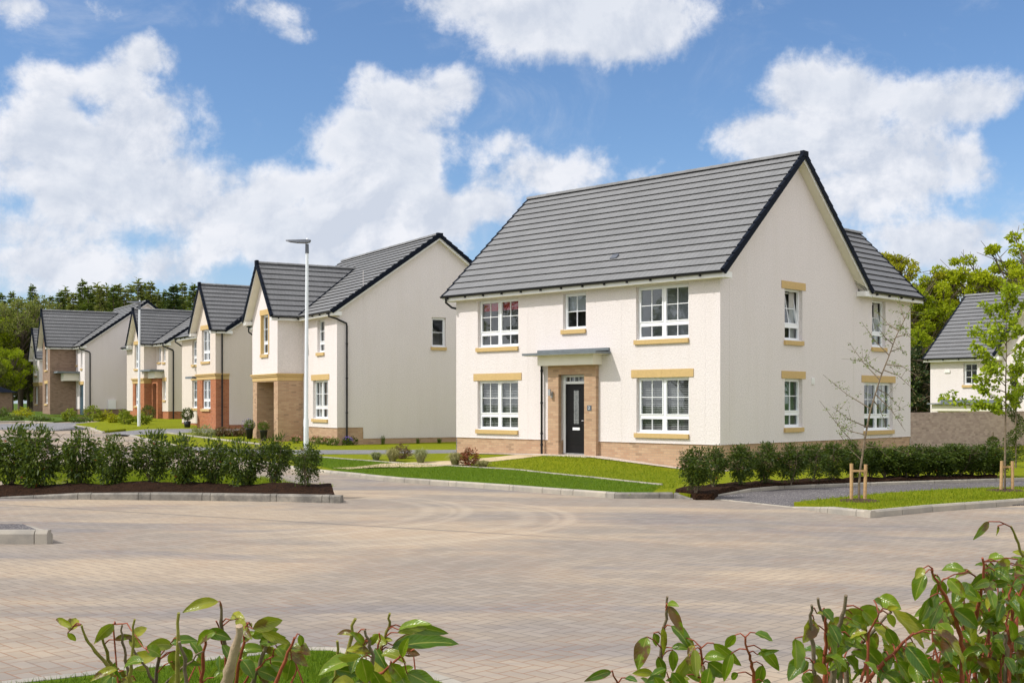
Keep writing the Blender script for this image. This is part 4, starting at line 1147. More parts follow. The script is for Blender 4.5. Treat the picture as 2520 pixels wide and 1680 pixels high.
mb = MB(); front().box(mb, -10.75, -7.1, .004, .75, 2.13, 2.19); front().box(mb, -10.4, -7.0, .004, .08, 2.191, 2.36); mb.build('canopy', M['lead'], h)
mb = MB(); front().box(mb, -10.2, -9.9, .0, .05, 3.72, 3.86); mb.build('wall_vent', M['fascia'], h)
downpipe(h, [(-6.75, -.07, 4.3), (-6.75, -.07, .2)], .04)
#PART3
# ------------------------------------------------------------------ ground, roads, lots
def zT(x, y): return T(y)
XL, XR_ = -700, 700
def strips(name, x0, x1, y0, y1, dz, mat, kind='structure'):
    ys = sorted({y0, y1, *[b for b in (34, 47, 95) if y0 < b < y1]})
    mb = MB()
    for a, b in zip(ys, ys[1:]): mb.quad((x0, a, T(a)+dz), (x1, a, T(a)+dz), (x1, b, T(b)+dz), (x0, b, T(b)+dz))
    o = mb.build(name, mat); o['kind'] = kind; return o
strips('ground', -900, 900, -60, 1500, -.03, M['field'])
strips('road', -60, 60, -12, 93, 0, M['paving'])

# front kerb line of the plots, in photo pixels along the road edge
def W2(p): return (p.x, p.y)
e_px = [(312, 1073), (345, 1081), (480, 1111), (600, 1136), (760, 1162), (830, 1169), (886, 1176.5), (972, 1186), (1104, 1195.5), (1253, 1206), (1380, 1216), (1512, 1226)]
edge = [G(*p) for p in e_px]
flush = edge[:6]; raised = edge[5:]
kerb('kerb', flush, [.105]*6, 1, M['kerb'], seed=1, sink=.1, bev=.05)
kerb('kerb', raised, [.10]+[.12]*(len(raised)-1), 1, M['kerb'], seed=2)
corner = [G(1512, 1226), G(1657, 1226), G(1700, 1228.5)]
kerb('kerb', corner, [.12, .12, .02], 1, M['kerb_dark'], seed=3)
fl2 = [G(1700, 1228.5), G(1753, 1228), G(1850, 1238), G(1947, 1248.5)]
kerb('kerb', fl2, [.02]*4, 1, M['kerb'], seed=4)
rk = [G(1947, 1248.5), G(2037, 1262), G(2142, 1274)]
kerb('kerb', rk, [.02, .11, .12], 1, M['kerb'], seed=5)
rk2 = [G(2142, 1274), G(2300, 1258.5), G(2520, 1242), G(2760, 1226)]
kerb('kerb', rk2, [.12]*4, 1, M['kerb'], seed=6)

# plots with grass: everything behind the kerb line
bk = offset_path(edge, .06)
far = [(-2, 52), (-2, 70), (-27, 92)]
lotpoly = [tuple(p) for p in bk]
cpts = [Vector((G(1512, 1226).x+.05, G(1512, 1226).y+.06)), Vector(W2(G(1657, 1226)))+Vector((-.02, .08)), Vector(W2(G(1700, 1228.5)))+Vector((0, .08))]
hk_px = [(1768, 1220), (1850, 1209.5), (1917, 1203.5), (2030, 1198.5), (2142, 1194.5), (2300, 1189), (2456, 1184.5), (2600, 1180.5)]
hk = [G(*p, .02) for p in hk_px]
lotpoly += [tuple(c) for c in cpts[1:]]+[(p.x-.02, p.y+.1) for p in hk]+[(30, 46), (30, 66), (-26, 92), (-31, 88), (-33.5, 84)]
lotpoly += [W2(G(300, 1036.5, .1))]
lawn_o = drape('lawn', lotpoly, LOT, M['lawn'], step=.8, skirt=.22)

# edging strip that divides the verge from the front lawn, and the verge in front of it
ed_px = [(700, 1122), (791, 1125.5), (903, 1134), (993, 1141), (1104, 1146.5), (1278, 1157), (1460, 1176), (1627, 1194)]
edg = [GL(*p) for p in ed_px]
mbp = [W2(p) for p in edg]
vp = [tuple(p) for p in offset_path(edge[5:], .13)]+[tuple(cpts[1]+Vector((-.4, .12)))]+[W2(p) for p in reversed(edg)]
drape('verge', vp, lambda x, y: LOT(x, y)+.006, M['lawn_verge'], step=.8, skirt=.02)
kerb('edging', edg, [.035]*len(edg), 1, M['kerb'], wd=.055, seg=.9, zf=LOT, gap=.004, bev=.01, sink=.05, seed=8)
# sand coloured slab path to the front door
path = [W2(GL(*p)) for p in [(858, 1154.5), (1000, 1144), (1105, 1139.5), (1215, 1135), (1290, 1127), (1345, 1120.5), (1415, 1119.5), (1425, 1116), (1345, 1114.5),
                             (1230, 1124), (1130, 1133), (1040, 1136.5), (940, 1141), (868, 1150), (818, 1151.5)]]
drape('path', path, lambda x, y: LOT(x, y)+.012, M['slab'], step=.8, skirt=.14)
# gravel strip along the house foot
gp = [m2w(-10.6, -.0), m2w(-10.6, -.16), m2w(-6.9, -.25), m2w(-6.5, -.6), m2w(-4.3, -.6), m2w(-4.1, -.3), m2w(.3, -.22), m2w(.3, 0)]
drape('gravel_strip', gp, lambda x, y: LOT(x, y)+.018, M['plinth_gravel'], step=.3, skirt=.03)
# grey drives crossing the plots
d1 = [W2(G(x, y, .1)) for x, y in ((520, 1116.5), (700, 1117.5), (900, 1117), (1400, 1112))]+[W2(G(x, y, .1)) for x, y in ((1400, 1103), (1120, 1106.5), (900, 1107), (640, 1107), (440, 1098))]
drape('driveway', d1, lambda x, y: T(y)+.108, M['drive'], step=1.5, skirt=.02)
d2 = [W2(G(x, y, .1)) for x, y in ((258, 1066), (330, 1070), (440, 1065), (640, 1062), (640, 1054), (440, 1055), (360, 1056))]
drape('driveway', d2, lambda x, y: T(y)+.108, M['drive'], step=1.5, skirt=.02)
d3 = [W2(G(x, y, .1)) for x, y in ((0, 1053), (60, 1052), (130, 1056), (183, 1048), (290, 1041), (430, 1040), (430, 1034), (200, 1036), (0, 1040))]
drape('driveway', d3, lambda x, y: T(y)+.030, M['drive'], step=2, skirt=.05)
# small lawn with the farther lamp post
sl_px = [(186, 1047), (215, 1055), (252, 1065.5), (280, 1063), (340, 1057), (440, 1054.5), (520, 1053), (600, 1052), (600, 1038), (330, 1038), (250, 1041)]
sl = [W2(G(x, y)) for x, y in sl_px]
drape('lawn', sl, lambda x, y: T(y)+.112, M['lawn'], step=1.5, skirt=.15)
kerb('kerb', [G(178, 1046.5), G(215, 1055.7), G(252, 1066.5)], [.04, .13, .1], 1, M['kerb'], seed=9)
kerb('kerb', [G(0, 1040.5), G(60, 1039.5), G(130, 1041)], [.12, .12, .05], 1, M['kerb'], seed=10)
# plot at the far left beyond the side road
fl_ = [W2(G(x, y)) for x, y in ((-260, 1041), (0, 1039.5), (60, 1038.5), (128, 1040), (230, 1034.5))]+[(-30, 96), (-75, 96)]
drape('lawn', fl_, lambda x, y: T(y)+.10, M['field'], step=2, skirt=.15)
# edging before the second and third plots
e2 = [W2(G(x, y, .12)) for x, y in ((410, 1065), (480, 1074), (560, 1084), (640, 1093))]
kerb('edging', e2, [.04]*4, 1, M['kerb'], wd=.08, seg=.9, zf=lambda x, y: T(y)+.12, sink=.05, seed=12)

# ---- footpath, hedge bed and verge at the right
foot = [W2(G(*p, .0)) for p in [(1758, 1228), (1947, 1247.5), (2040, 1262), (2520, 1243), (2900, 1225)]]+[(p.x-.0, p.y+.06) for p in reversed(hk+[G(2760, 1177)])]
drape('footpath', foot, lambda x, y: T(y)+.022, M['tarmac'], step=1, skirt=.1)
kerb('kerb', hk, [.03]+[.075]*(len(hk)-1), 1, M['kerb'], wd=.06, seg=.9, zf=lambda x, y: T(y)+.02, bev=.02, seed=13)
rv = [tuple(p) for p in offset_path(rk, .06)][:-1]+[tuple(p) for p in offset_path([rk[-2]]+rk2, .07)][1:]+[W2(G(x, y, .06)) for x, y in ((2760, 1195), (2520, 1202), (2351, 1206.5), (2193, 1216), (2035, 1232))]
def zrv(x, y): return T(y)+.104
drape('verge', rv, zrv, M['lawn'], step=.8, skirt=.12)
rvb = rv
bed_px = [(1560, 1206.5), (1625, 1210), (1700, 1226), (1757, 1224), (1775, 1217)]
bed = [W2(G(1662, 1199, .2)), W2(G(1690, 1213, .1)), W2(G(1712, 1225, .04)), W2(G(1757, 1225, .04))]+[(p.x+.02, p.y+.09) for p in hk[:-1]]
back = offset_path([(p.x, p.y) for p in hk[:-1]], .95)
bed += [tuple(p) for p in reversed(back)]
def zbed(x, y):
    n = .05*math.sin(x*5.1+y*2.3)*math.sin(x*2.7-y*4.1)+.03*math.sin(x*13+y*9)
    return max(LOT(x, y), T(y)+.1)+.05+n*.6
drape('planting_bed', bed, zbed, M['mulch'], step=.22, skirt=.2)

# ---- island bed at the left
ik_px = [(-60, 1225.5), (0, 1226), (191, 1228.5), (340, 1230), (497, 1231.5), (680, 1234), (792, 1236.5), (838, 1237.5)]
ik = [G(*p) for p in ik_px]
kerb('kerb', ik, [.02, .03, .13, .15, .15, .15, .15, .15], 1, M['kerb_dark'], wd=.15, seg=1.25, bev=.035, seed=14)
ib = [W2(p) for p in offset_path(ik, .07)]
eb = ik[-1]
isl = ib[:-1]+[(eb.x-.2, eb.y+.1), (eb.x-.45, eb.y+1.5), W2(G(700, 1186, .1)), W2(G(600, 1172, .1)), W2(G(480, 1158, .1)), W2(G(330, 1145, .1)), W2(G(140, 1134, .1)), W2(G(-60, 1127, .1))]
def island_t(x, y):
    yk = np.interp(x, [p.x for p in ik], [p.y for p in ik]); return y-yk
def zisl(x, y):
    d = island_t(x, y); s = min(1, max(0, d-.05)/.5)
    hh = np.interp(x, [p.x for p in ik], [.03, .04, .12, .13, .13, .13, .13, .11])
    bump = .05*math.sin(x*3.1+.4)*math.sin(x*1.3+y)+.03*math.sin(x*11+y*7)*math.sin(y*9-x*3)
    k = math.exp(-((d-1.1)/.75)**2)
    return T(y)+hh+(.13*k+bump*min(1, d/.4)*.8)*(s if d < .55 else 1)
drape('verge', isl, lambda x, y: zisl(x, y)-.05, M['lawn'], step=.5, skirt=.12)
mul = ib[:-1]+[(eb.x-.12, eb.y+.12), (eb.x-.4, eb.y+1.35)]+[(x, float(np.interp(x, [p.x for p in ik], [p.y for p in ik]))+1.75+.18*math.sin(x*2.1)) for x in np.arange(eb.x-.9, ik[0].x, -.5)]
drape('planting_bed', mul, lambda x, y: zisl(x, y)+.012, M['mulch'], step=.2, skirt=.03)
kerb('kerb', [(eb.x, eb.y), (eb.x-.02, eb.y+.5), (eb.x-.3, eb.y+1.6)], [.13, .08, .02], 1, M['kerb_dark'], seed=15)

# ---- kerb end with tarmac at the left edge
Yk = 2882*1.95/347.5
xk = (122-CX)/F*Yk
kerb('kerb', [(-12, Yk+.02), (-8.2, Yk+.01), (xk-.03, Yk)], [.19, .19, .19], 1, M['kerb'], wd=.15, seg=.9, bev=.05, seed=16)
kerb('kerb', [(xk-.02, Yk+.17), (xk-.73, Yk+1.1)], [.17, .15], 1, M['kerb'], wd=.15, seg=.9, bev=.05, seed=17)
drape('pavement', [(-14, Yk+.15), (xk-.2, Yk+.15), (xk-.82, Yk+1.08), (-14, Yk+1.2)], lambda x, y: T(y)+.17, M['tarmac'], step=3, skirt=.1)
kerb('kerb', [(xk-.76, Yk+1.12), (-14, Yk+1.22)], [.15, .15], 1, M['kerb'], wd=.12, seg=.9, seed=18)

# ---- foreground grass and its kerb
fk_px = [(-250, 1700), (0, 1682), (200, 1659), (375, 1637), (590, 1612), (690, 1601), (766, 1596), (835, 1596), (905, 1612), (990, 1639), (1060, 1656), (1125, 1677), (1180, 1700)]
fk = [G(*p, .03) for p in fk_px]
kerb('kerb', fk, [.05]*len(fk), -1, M['kerb'], wd=.125, seg=.9, bev=.015, seed=19)
fg = [W2(p) for p in offset_path(fk, -.1)]+[(-.4, 7.2), (.6, 5.5), (2.2, 4.2), (6, 3.6), (6, -3), (-8, -3), (-8, 8.2)]
drape('verge', fg, lambda x, y: .295, M['lawn_verge'], step=.5, skirt=.1)
fgk = [W2(p) for p in offset_path(fk, -.19)]+[(-.6, 7.0), (-4.5, 7.0)]
blades('grass', fgk, lambda x, y: .295, 3000, .055, .008, 'long grass blades on the verge in front of the camera', mat=M['blade_verge'], seed=2)
blades('grass', vp, lambda x, y: LOT(x, y), 420, .05, .018, 'short grass on the strip between kerb and edging', mat=M['blade_verge'], seed=3)
fr_l = [W2(p) for p in edg[4:]]+[m2w(-.6, -.6), m2w(-4.2, -.4)]+[path[5], path[4]]
blades('grass', fr_l, lambda x, y: LOT(x, y), 420, .05, .018, 'short grass on the front lawn of the large house', seed=4)
fr2 = [W2(edg[-1]), W2(G(1545, 1218, .1)), W2(G(1600, 1206, .1)), W2(G(1655, 1197, .15)), m2w(.4, -1.2), m2w(-.6, -.6)]
blades('grass', fr2, lambda x, y: LOT(x, y), 420, .05, .018, 'short grass between the front lawn and the hedge bed', seed=14)
blades('grass', rvb, zrv, 420, .06, .016, 'grass on the verge around the staked saplings', seed=5)
def isl_g(x, y): return zisl(x, y)-.02
ig = [(p[0], p[1]+1.75) for p in ib[:-1]]+[W2(G(700, 1188, .1)), W2(G(600, 1174, .1)), W2(G(480, 1160, .1)), W2(G(330, 1147, .1)), W2(G(140, 1136, .1)), W2(G(-60, 1129, .1))]
blades('grass', ig, isl_g, 500, .11, .018, 'tufty grass behind the shrubs of the roadside bed', seed=6)

# ---- garden wall behind the hedge
wm = MB()
wa = m2w(-.02, 11.43); L = 17.0
gw = empty('garden_wall', (wa[0], wa[1], 0), A0-PI/2)
tag(gw, 'long brown brick garden wall running from the rear corner of the large house', 'wall')
mb = MB(); mb.box(-.22, 0, .0, L, -.2, 1.76); mb.build('brickwork', M['brick_wall'], gw)
mb = MB()
for k in range(int(L/.075)): mb.box(-.225, .005, .001+k*.075, .068+k*.075, 1.761, 1.865)
mb.build('coping', M['brick_wall'], gw)

# ------------------------------------------------------------------ lamp posts
def lamp_post(px, Y, ztop_px, label):
    X = (px-CX)/F*Y; z0 = LOT(X, Y); zt = HC-(ztop_px-HY)/F*Y; H = zt-z0
    r = empty('lamp_post', (X, Y, z0-.05)); tag(r, label, 'lamp post', 'white lamp posts along the side road')
    mb = MB(); mb.tube([(-.0, 0, 0), (0, 0, 1.25), (0, 0, 1.32), (.03, 0, H-.35)], [.088, .088, .07, .052], 16); mb.build('pole', M['white_paint'], r)
    mb = MB(); mb.box(-.03, .03, -.093, -.085, .5, 1.0); mb.build('access_door', M['white_paint'], r)
    mb = MB(); mb.tube([(.03, 0, H-.42), (.03, 0, H-.1)], [.066, .06], 14); mb.build('collar', M['lamp_grey'], r)
    mb = MB()
    prof = [(.14, .03, .0, .07), (.10, -.04, .0, .12), (-.05, -.07, .01, .15), (-.32, -.055, .0, .15), (-.62, -.015, .0, .12), (-.72, .005, .0, .05)]
    vs = []
    for (x, zl, zh, wy) in prof:
        zh = abs(zh)+.02
        vs += [(x, -wy, zl+.0), (x, wy, zl), (x, wy*.8, zh+.02), (x, -wy*.8, zh+.02)]
    fs = [(i*4+k, i*4+(k+1) % 4, i*4+4+(k+1) % 4, i*4+4+k) for i in range(5) for k in range(4)]+[(0, 1, 2, 3), (23, 22, 21, 20)]
    mb.add([(a+.02, b, c+H-.0) for a, b, c in vs], fs)
    hd = mb.build('lamp_head', M['lamp_grey'], r)
    mb = MB(); mb.add([(-.58, -.1, H-.03), (-.3, -.12, H-.062), (-.3, .12, H-.062), (-.58, .1, H-.03)], [(0, 1, 2, 3)]); mb.build('lens', M['door_glass'], hd)
    mb = MB(); mb.lathe([(.0, .11), (.03, .105), (.045, .07), (.045, .02)], 12, (.04, 0, H)); mb.build('photocell', M['white_paint'], r)
    return r
lamp_post(753.5, 40.5, 590, 'nearer and taller white lamp post, standing before the house with the buff brick porch')
lamp_post(342, 66, 741, 'farther, smaller white lamp post standing on the small lawn beyond the side road')

# ------------------------------------------------------------------ shrubs
def shrub(name, H, Wd, nst, nleaf, mat, seed, leaf=(.085, .03), bare=.16, airy=0., loc=None, sub='laurel'):
    g = np.random.default_rng(seed); rr = random.Random(seed)
    root = empty(name, loc or (0, 0, 0))
    mb = MB(); tips = []
    for k in range(nst):
        th = rr.uniform(0, 2*PI); sp = rr.uniform(.12, .5)*Wd
        p = [Vector((rr.uniform(-.03, .03), rr.uniform(-.03, .03), -.05))]
        top = Vector((math.cos(th)*sp, math.sin(th)*sp, H*rr.uniform(.72, .98)))
        for j in range(1, 6):
            q = j/5; p.append(Vector((top.x*q**.8+rr.gauss(0, .015), top.y*q**.8+rr.gauss(0, .015), top.z*q)))
        mb.tube(p, [.014, .012, .010, .008, .006, .004], 5, False)
        for j in range(2, 6):
            for m in range(3):
                ph = rr.uniform(0, 2*PI); ln = rr.uniform(.12, .34)*Wd
                e = p[j]+Vector((math.cos(ph)*ln, math.sin(ph)*ln, rr.uniform(.05, .2)*H*.6))
                mb.tube([p[j], (p[j]+e)/2+Vector((0, 0, .015)), e], [.005, .004, .002], 4, False); tips.append(e)
    mb.build('stem', M['bark_young'], root)
    # leaf positions: clumps around twig ends inside a rounded body
    n = nleaf; P_ = []
    cl_n = int(34*(1-airy)+16)
    cc = []
    while len(cc) < cl_n:
        v = g.normal(size=3); v /= np.linalg.norm(v); r_ = g.uniform(.35, 1)**.6
        z = bare*H+(H*(1-bare))*(.5+.5*v[2]*r_)
        prof = (.55+.45*math.sin(PI*min(1, max(0, (z/H-bare)/(1-bare)))*.85+.35))
        cc.append((v[0]*r_*Wd*.5*prof, v[1]*r_*Wd*.5*prof, z))
    cc = np.array(cc)
    idx = g.integers(0, cl_n, n)
    sc = .085 if not airy else .095
    pos = cc[idx]+g.normal(0, 1, (n, 3))*np.array([Wd*sc, Wd*sc, H*sc*.95])
    pos[:, 2] = np.clip(pos[:, 2], bare*H*.6, H*1.06)
    out = unit(pos-np.array([0, 0, H*.45])); d = out*.7+g.normal(0, .45, (n, 3)); d[:, 2] = d[:, 2]*.5-.25
    up = pos[:, 2] > H*.88; d[up, 2] += .7
    leaf_cloud('leaves', pos, d, leaf[0]*g.uniform(.6, 1.25, n), leaf[1]*g.uniform(.7, 1.2, n), mat, root, .3, seed)
    return root
def place(proto, used, loc, rz, sc, label, cat, group):
    o = proto if not used.get(proto.name) else copy_tree(proto)
    used[proto.name] = True
    o.location = loc; o.rotation_euler = (0, 0, rz); o.scale = (sc[0], sc[0], sc[1])
    tag(o, label, cat, group); return o
used = {}
isp = [shrub('laurel_shrub', 1.0, .95, 5, 1900, M['laurel_airy'], 20+i, (.115, .044), .12, .25) for i in range(4)]
isd = shrub('laurel_shrub', 1.0, .85, 4, 2300, M['laurel'], 40, (.09, .036), .14, 0)
words = ['first', 'second', 'third', 'fourth', 'fifth', 'sixth', 'seventh', 'eighth', 'ninth', 'tenth', 'eleventh', 'twelfth']
isl_list = [(-55, 140, .98), (25, 138, 1.0), (98, 146, 1.0), (192, 136, .92), (281, 122, .80), (368, 122, .86), (452, 117, .80), (524, 113, .76), (597, 120, .80), (670, 121, .84), (755, 108, .66)]
for i, (px, hp, wsc) in enumerate(isl_list):
    X = (px-CX)/F*24.4; Y = float(np.interp(X, [p.x for p in ik], [p.y for p in ik]))+(1.2 if i < 10 else .85); X = (px-CX)/F*Y; z = zisl(X, Y)
    if i >= 9:
        lab = ['dense round dark laurel shrub next to the last one in the roadside bed', 'smallest laurel shrub standing alone at the right end of the roadside bed'][i-9]
        pr = isd
    else:
        lab = 'airy laurel shrub, %s from the left end of the roadside bed' % words[i]; pr = isp[i % 4]
    place(pr, used, (X, Y+(.12 if i % 2 else -.05), z-.03), i*1.7, (wsc*.93, hp*Y/F*.98), lab, 'shrub', 'laurel shrubs in the roadside bed')
hsp = [shrub('laurel_shrub', 1.0, .72, 5, 2800, M['laurel'], 60+i, (.085, .032), .10, 0) for i in range(4)]
hb = [(1712, 1206, 100, .62), (1755, 1192, 92, .52), (1822, 1189, 92, .58), (1885, 1186, 92, .60), (1948, 1186, 90, .60), (2003, 1181, 88, .62), (2050, 1177, 86, .60), (2100, 1174, 84, .6), (2140, 1172, 80, .6)]
x = 2176
while x < 2470: hb.append((x, 1171-(x-2176)*.022, 72+3*math.sin(x), .66)); x += 27
for i, (px, py, hp, wd_) in enumerate(hb):
    p = GL(px, py, .08)
    lab = ['laurel bush at the left end of the hedge by the house corner', 'laurel bush second from the left end of the hedge, by the house corner', 'laurel bush third from the left end of the hedge, with a red shoot'][i] if i < 3 else \
        ('clipped laurel bush, %s along the hedge from the house corner' % words[i] if i < 12 else 'clipped laurel bush, %s from the right end of the hedge' % words[len(hb)-1-i])
    place(hsp[i % 4], used, (p.x, p.y, p.z-.02), i*2.1, (wd_/.72*(1.0 if i < 9 else 1.3), hp*p.y/F*(1.0 if i < 9 else .96)), lab, 'hedge bush', 'laurel bushes of the hedge beside the large house')

def tuft(name, H, Wd, n, mat, seed):
    g = np.random.default_rng(seed); V = []; Fc = []
    for i in range(n):
        th = g.uniform(0, 2*PI); sp = g.uniform(.05, 1)*Wd/2; h_ = H*g.uniform(.6, 1.05)
        b = np.array([math.cos(th)*.06*g.uniform(0, 1.5), math.sin(th)*.06*g.uniform(0, 1.5), 0]); d = np.array([math.cos(th), math.sin(th), 0]); s = np.array([-d[1], d[0], 0])*.006
        m = b+d*sp*.45+np.array([0, 0, h_*.8]); e = b+d*sp*1.1+np.array([0, 0, h_*g.uniform(.35, 1.0)])
        k = len(V); V += [b-s, b+s, m+s, m-s, e]
        Fc += [(k, k+1, k+2, k+3), (k+3, k+2, k+4, k+4)]
    me = bpy.data.meshes.new(name)
    me.from_pydata([tuple(v) for v in V], [], [f if f[2] != f[3] else f[:3] for f in Fc]); me.materials.append(mat); me.update()
    o = bpy.data.objects.new(name, me); COL.objects.link(o); return o
for i, (px, py, hp, wp, m, lab) in enumerate([
    (925, 1132, 22, 42, 'tuft_green', 'small grassy tuft at the left end of the planted strip by the path'),
    (966, 1136, 36, 62, 'tuft', 'straw coloured grass tuft before the rusty shrub'),
    (1035, 1139, 38, 62, 'tuft_green', 'greenest fountain grass tuft left of the slab path'),
    (1120, 1146, 36, 60, 'tuft', 'straw coloured grass tuft left of the red shrub'),
    (1188, 1150, 20, 48, 'tuft', 'lowest grass tuft, right of the red shrub')]):
    p = GL(px, py); o = tuft('ornamental_grass', hp*p.y/F*1.1, wp*p.y/F, 420, M[m], 80+i); o.location = (p.x, p.y, p.z-.01)
    tag(o, lab, 'ornamental grass', 'grass tufts beside the slab path')
def bush(name, px, py, hp, wp, mat, label, cat, n=900, leaf=(.07, .035), seed=1, group=None, dx=0):
    p = GL(px, py); k = p.y/F
    o = shrub(name, hp*k, wp*k, 4, n, M[mat], seed, leaf, .06, 0, (p.x, p.y, p.z-.02)); tag(o, label, cat, group); return o
bush('red_shrub', 1158, 1146, 42, 46, 'red_leaf', 'red leaved shrub beside the slab path', 'shrub', 800, seed=101)
bush('rusty_shrub', 990, 1128, 34, 44, 'rust_leaf', 'rust brown shrub behind the grass tufts left of the path', 'shrub', 700, seed=102)
# low planting in front of the third house
for i, (px, py, hp, wp, m, lab) in enumerate([(505, 1073, 24, 62, 'tuft_green', 'loose grey green clump at the left end of the low row before the third house'),
        (545, 1073, 20, 34, 'rust_leaf', 'low rusty shrub beside the grey green clump'), (573, 1073, 19, 32, 'rust_leaf', 'low rusty shrub in the middle of its row'),
        (603, 1073, 20, 34, 'rust_leaf', 'low rusty shrub at the right end of its row, before the pots')]):
    bush('low_shrub', px, py, hp, wp, m, lab, 'shrub', 500, (.14, .05), 110+i, 'low shrubs before the third house')
for i, (px, py, hp, wp, m, lab) in enumerate([
        (170, 1034, 34, 36, 'yellow_shrub', 'yellow green shrub before the brown brick bay'), (228, 1033, 42, 44, 'yellow_shrub', 'yellow green shrub below the white meter box'),
        (262, 1032, 26, 34, 'tree_c', 'thin olive shrub right of the meter box'), (310, 1044, 40, 44, 'yellow_shrub', 'bright shrub just left of the farther lamp post'),
        (352, 1045, 36, 44, 'yellow_shrub', 'bright shrub just right of the farther lamp post'), (280, 1040, 22, 34, 'tree_c', 'small dull shrub left of the bright shrubs'),
        (98, 1035, 16, 66, 'low_green', 'low clipped green hedge left of the brown brick bay'), (195, 1036, 15, 60, 'low_green', 'low clipped green hedge before the yellow green shrubs'),
        (30, 1034, 18, 60, 'low_green', 'low green shrubbery at the left edge of the photo'), (55, 1027, 30, 60, 'tree_c', 'olive undergrowth at the foot of the wood, left edge'),
        (4, 1026, 28, 50, 'low_green', 'green undergrowth beside the small dark outbuilding')]):
    bush('garden_shrub', px, py, hp*.78, wp*.85, m, lab, 'shrub', 420, (.17, .08), 130+i, 'garden shrubs at the far end of the side road')
def topiary(px, py, hp, ballr, label, rx=0):
    p = GL(px, py); k = p.y/F; H = hp*k
    r = empty('topiary_tree', (p.x, p.y, p.z)); tag(r, label, 'potted tree')
    mb = MB(); mb.lathe([(.0, .02), (.15, .02), (.20, .36), (.18, .36), (.16, .3), (0, .3)], 14); mb.build('pot', M['pot'], r)
    mb = MB(); mb.tube([(0, 0, .3), (.01, 0, H-.2)], .02, 6); mb.build('stem', M['bark_young'], r)
    g = np.random.default_rng(int(px)); v = unit(g.normal(size=(700, 3))); q = v*ballr*g.uniform(.55, 1.05, (700, 1))+np.array([0, 0, H-ballr*.6])
    leaf_cloud('leaves', q, v+g.normal(0, .4, (700, 3)), .09, .05, M['topiary'], r, .2, 3); return r
topiary(461, 1052, 42, .32, 'ball topiary in a pot by the third house')
topiary(365, 1036, 32, .42, 'ball topiary in a pot before the red brick porch')
def planter(px, py, label, seed):
    hx, hy = -7.07, 47.3; q = -6.75 if seed == 1 else -4.75; X = hx+q*.5-1.5*.866; Y = hy-q*.866-1.5*.5; r = empty('flower_pot', (X, Y, LOT(X, Y))); tag(r, label, 'flower pot')
    mb = MB(); mb.lathe([(0, 0), (.17, 0), (.24, .62), (.26, .64), (.26, .70), (.22, .70), (.2, .6), (0, .6)], 16); mb.build('pot', M['pot'], r)
    g = np.random.default_rng(seed); v = unit(g.normal(size=(600, 3))); q = v*np.array([.36, .36, .30])*g.uniform(.4, 1.05, (600, 1))+np.array([0, 0, .95])
    leaf_cloud('leaves', q, v+g.normal(0, .4, (600, 3)), .09, .05, M['low_green'], r, .2, 3)
    v = unit(g.normal(size=(60, 3))); q = v*np.array([.4, .4, .34])+np.array([-.08, 0, 1.0])
    leaf_cloud('flowers', q, v, .06, .06, M['purple' if seed == 1 else 'pink'], r, .2, 4); r.scale = (.68, .68, .66)
planter(640, 1070, 'black pot of purple flowers left of the porch opening', 1)
planter(664, 1072, 'black pot of pink flowers right of the porch opening', 2)
for i, (px, py, m) in enumerate([(728, 1090, 'pink'), (775, 1092, 'pink'), (792, 1093, 'tuft'), (808, 1095, 'pink'), (822, 1096, 'tuft'), (855, 1095, 'purple'), (868, 1094, 'low_green')]):
    p = GL(px, py); g = np.random.default_rng(200+i); n = 160
    r = empty('flowering_plant', (p.x, p.y, p.z)); tag(r, ['pink flowers left of the lamp post foot', 'pink flowers just right of the lamp post', 'pale flowers second right of the lamp post', 'pink flowers third right of the lamp post', 'tallest pale flowers by the brick corner of the second house', 'purple flowers right of the house downpipe', 'small green plant right of the purple flowers'][i], 'plant', 'flowers along the foot of the second house')
    v = unit(g.normal(size=(n, 3))); leaf_cloud('leaves', v*np.array([.2, .14, .13])*g.uniform(.3, 1, (n, 1))+np.array([0, 0, .14]), v, .09, .04, M['low_green'], r, .2, i)
    v = unit(g.normal(size=(40, 3))); v[:, 2] = abs(v[:, 2]); leaf_cloud('flowers', v*np.array([.2, .14, .18])+np.array([0, 0, .15]), v, .06, .05, M[m], r, .2, i)
for i, (px, py, hp, lab) in enumerate([(942, 1093, 24, 'tallest spiky green plant at the foot of the second house'), (1029, 1091, 14, 'small spiky plant near the middle of the second house flank'), (1081, 1090, 13, 'small spiky plant nearest the large house')]):
    p = GL(px, py); o = tuft('spiky_plant', hp*p.y/F*1.1, .22, 60, M['low_green'], 300+i); o.location = p; tag(o, lab, 'plant')

# ball-on-ball and spiral topiary at the right edge
def leafball(c, r, n, g): 
    v = unit(g.normal(size=(n, 3))); return v*np.array(r)*g.uniform(.7, 1.03, (n, 1))+np.array(c), v+g.normal(0, .4, (n, 3))
g = np.random.default_rng(5)
Yt = 34.2; X = (2444-CX)/F*Yt
r = empty('ball_topiary', (X, Yt, T(Yt)+.1)); tag(r, 'two-ball topiary on a thin stem behind the right end of the hedge', 'topiary')
mb = MB(); mb.tube([(0, 0, 0), (0, 0, 1.0)], .018, 6); mb.build('stem', M['bark_young'], r)
zc = HC-(1087-HY)/F*Yt-T(Yt)-.1; zd = HC-(1120-HY)/F*Yt-T(Yt)-.1
q1, d1_ = leafball((0, 0, zc), (.15,)*3, 500, g); q2, d2_ = leafball((0, 0, zd), (.19, .19, .17), 600, g)
leaf_cloud('leaves', np.vstack([q1, q2]), np.vstack([d1_, d2_]), .05, .03, M['topiary'], r, .2, 3)
Yt = 33.4; X = (2500-CX)/F*Yt
r = empty('spiral_topiary', (X, Yt, T(Yt)+.1)); tag(r, 'tall spiral topiary beside the right sapling, at the right edge', 'topiary')
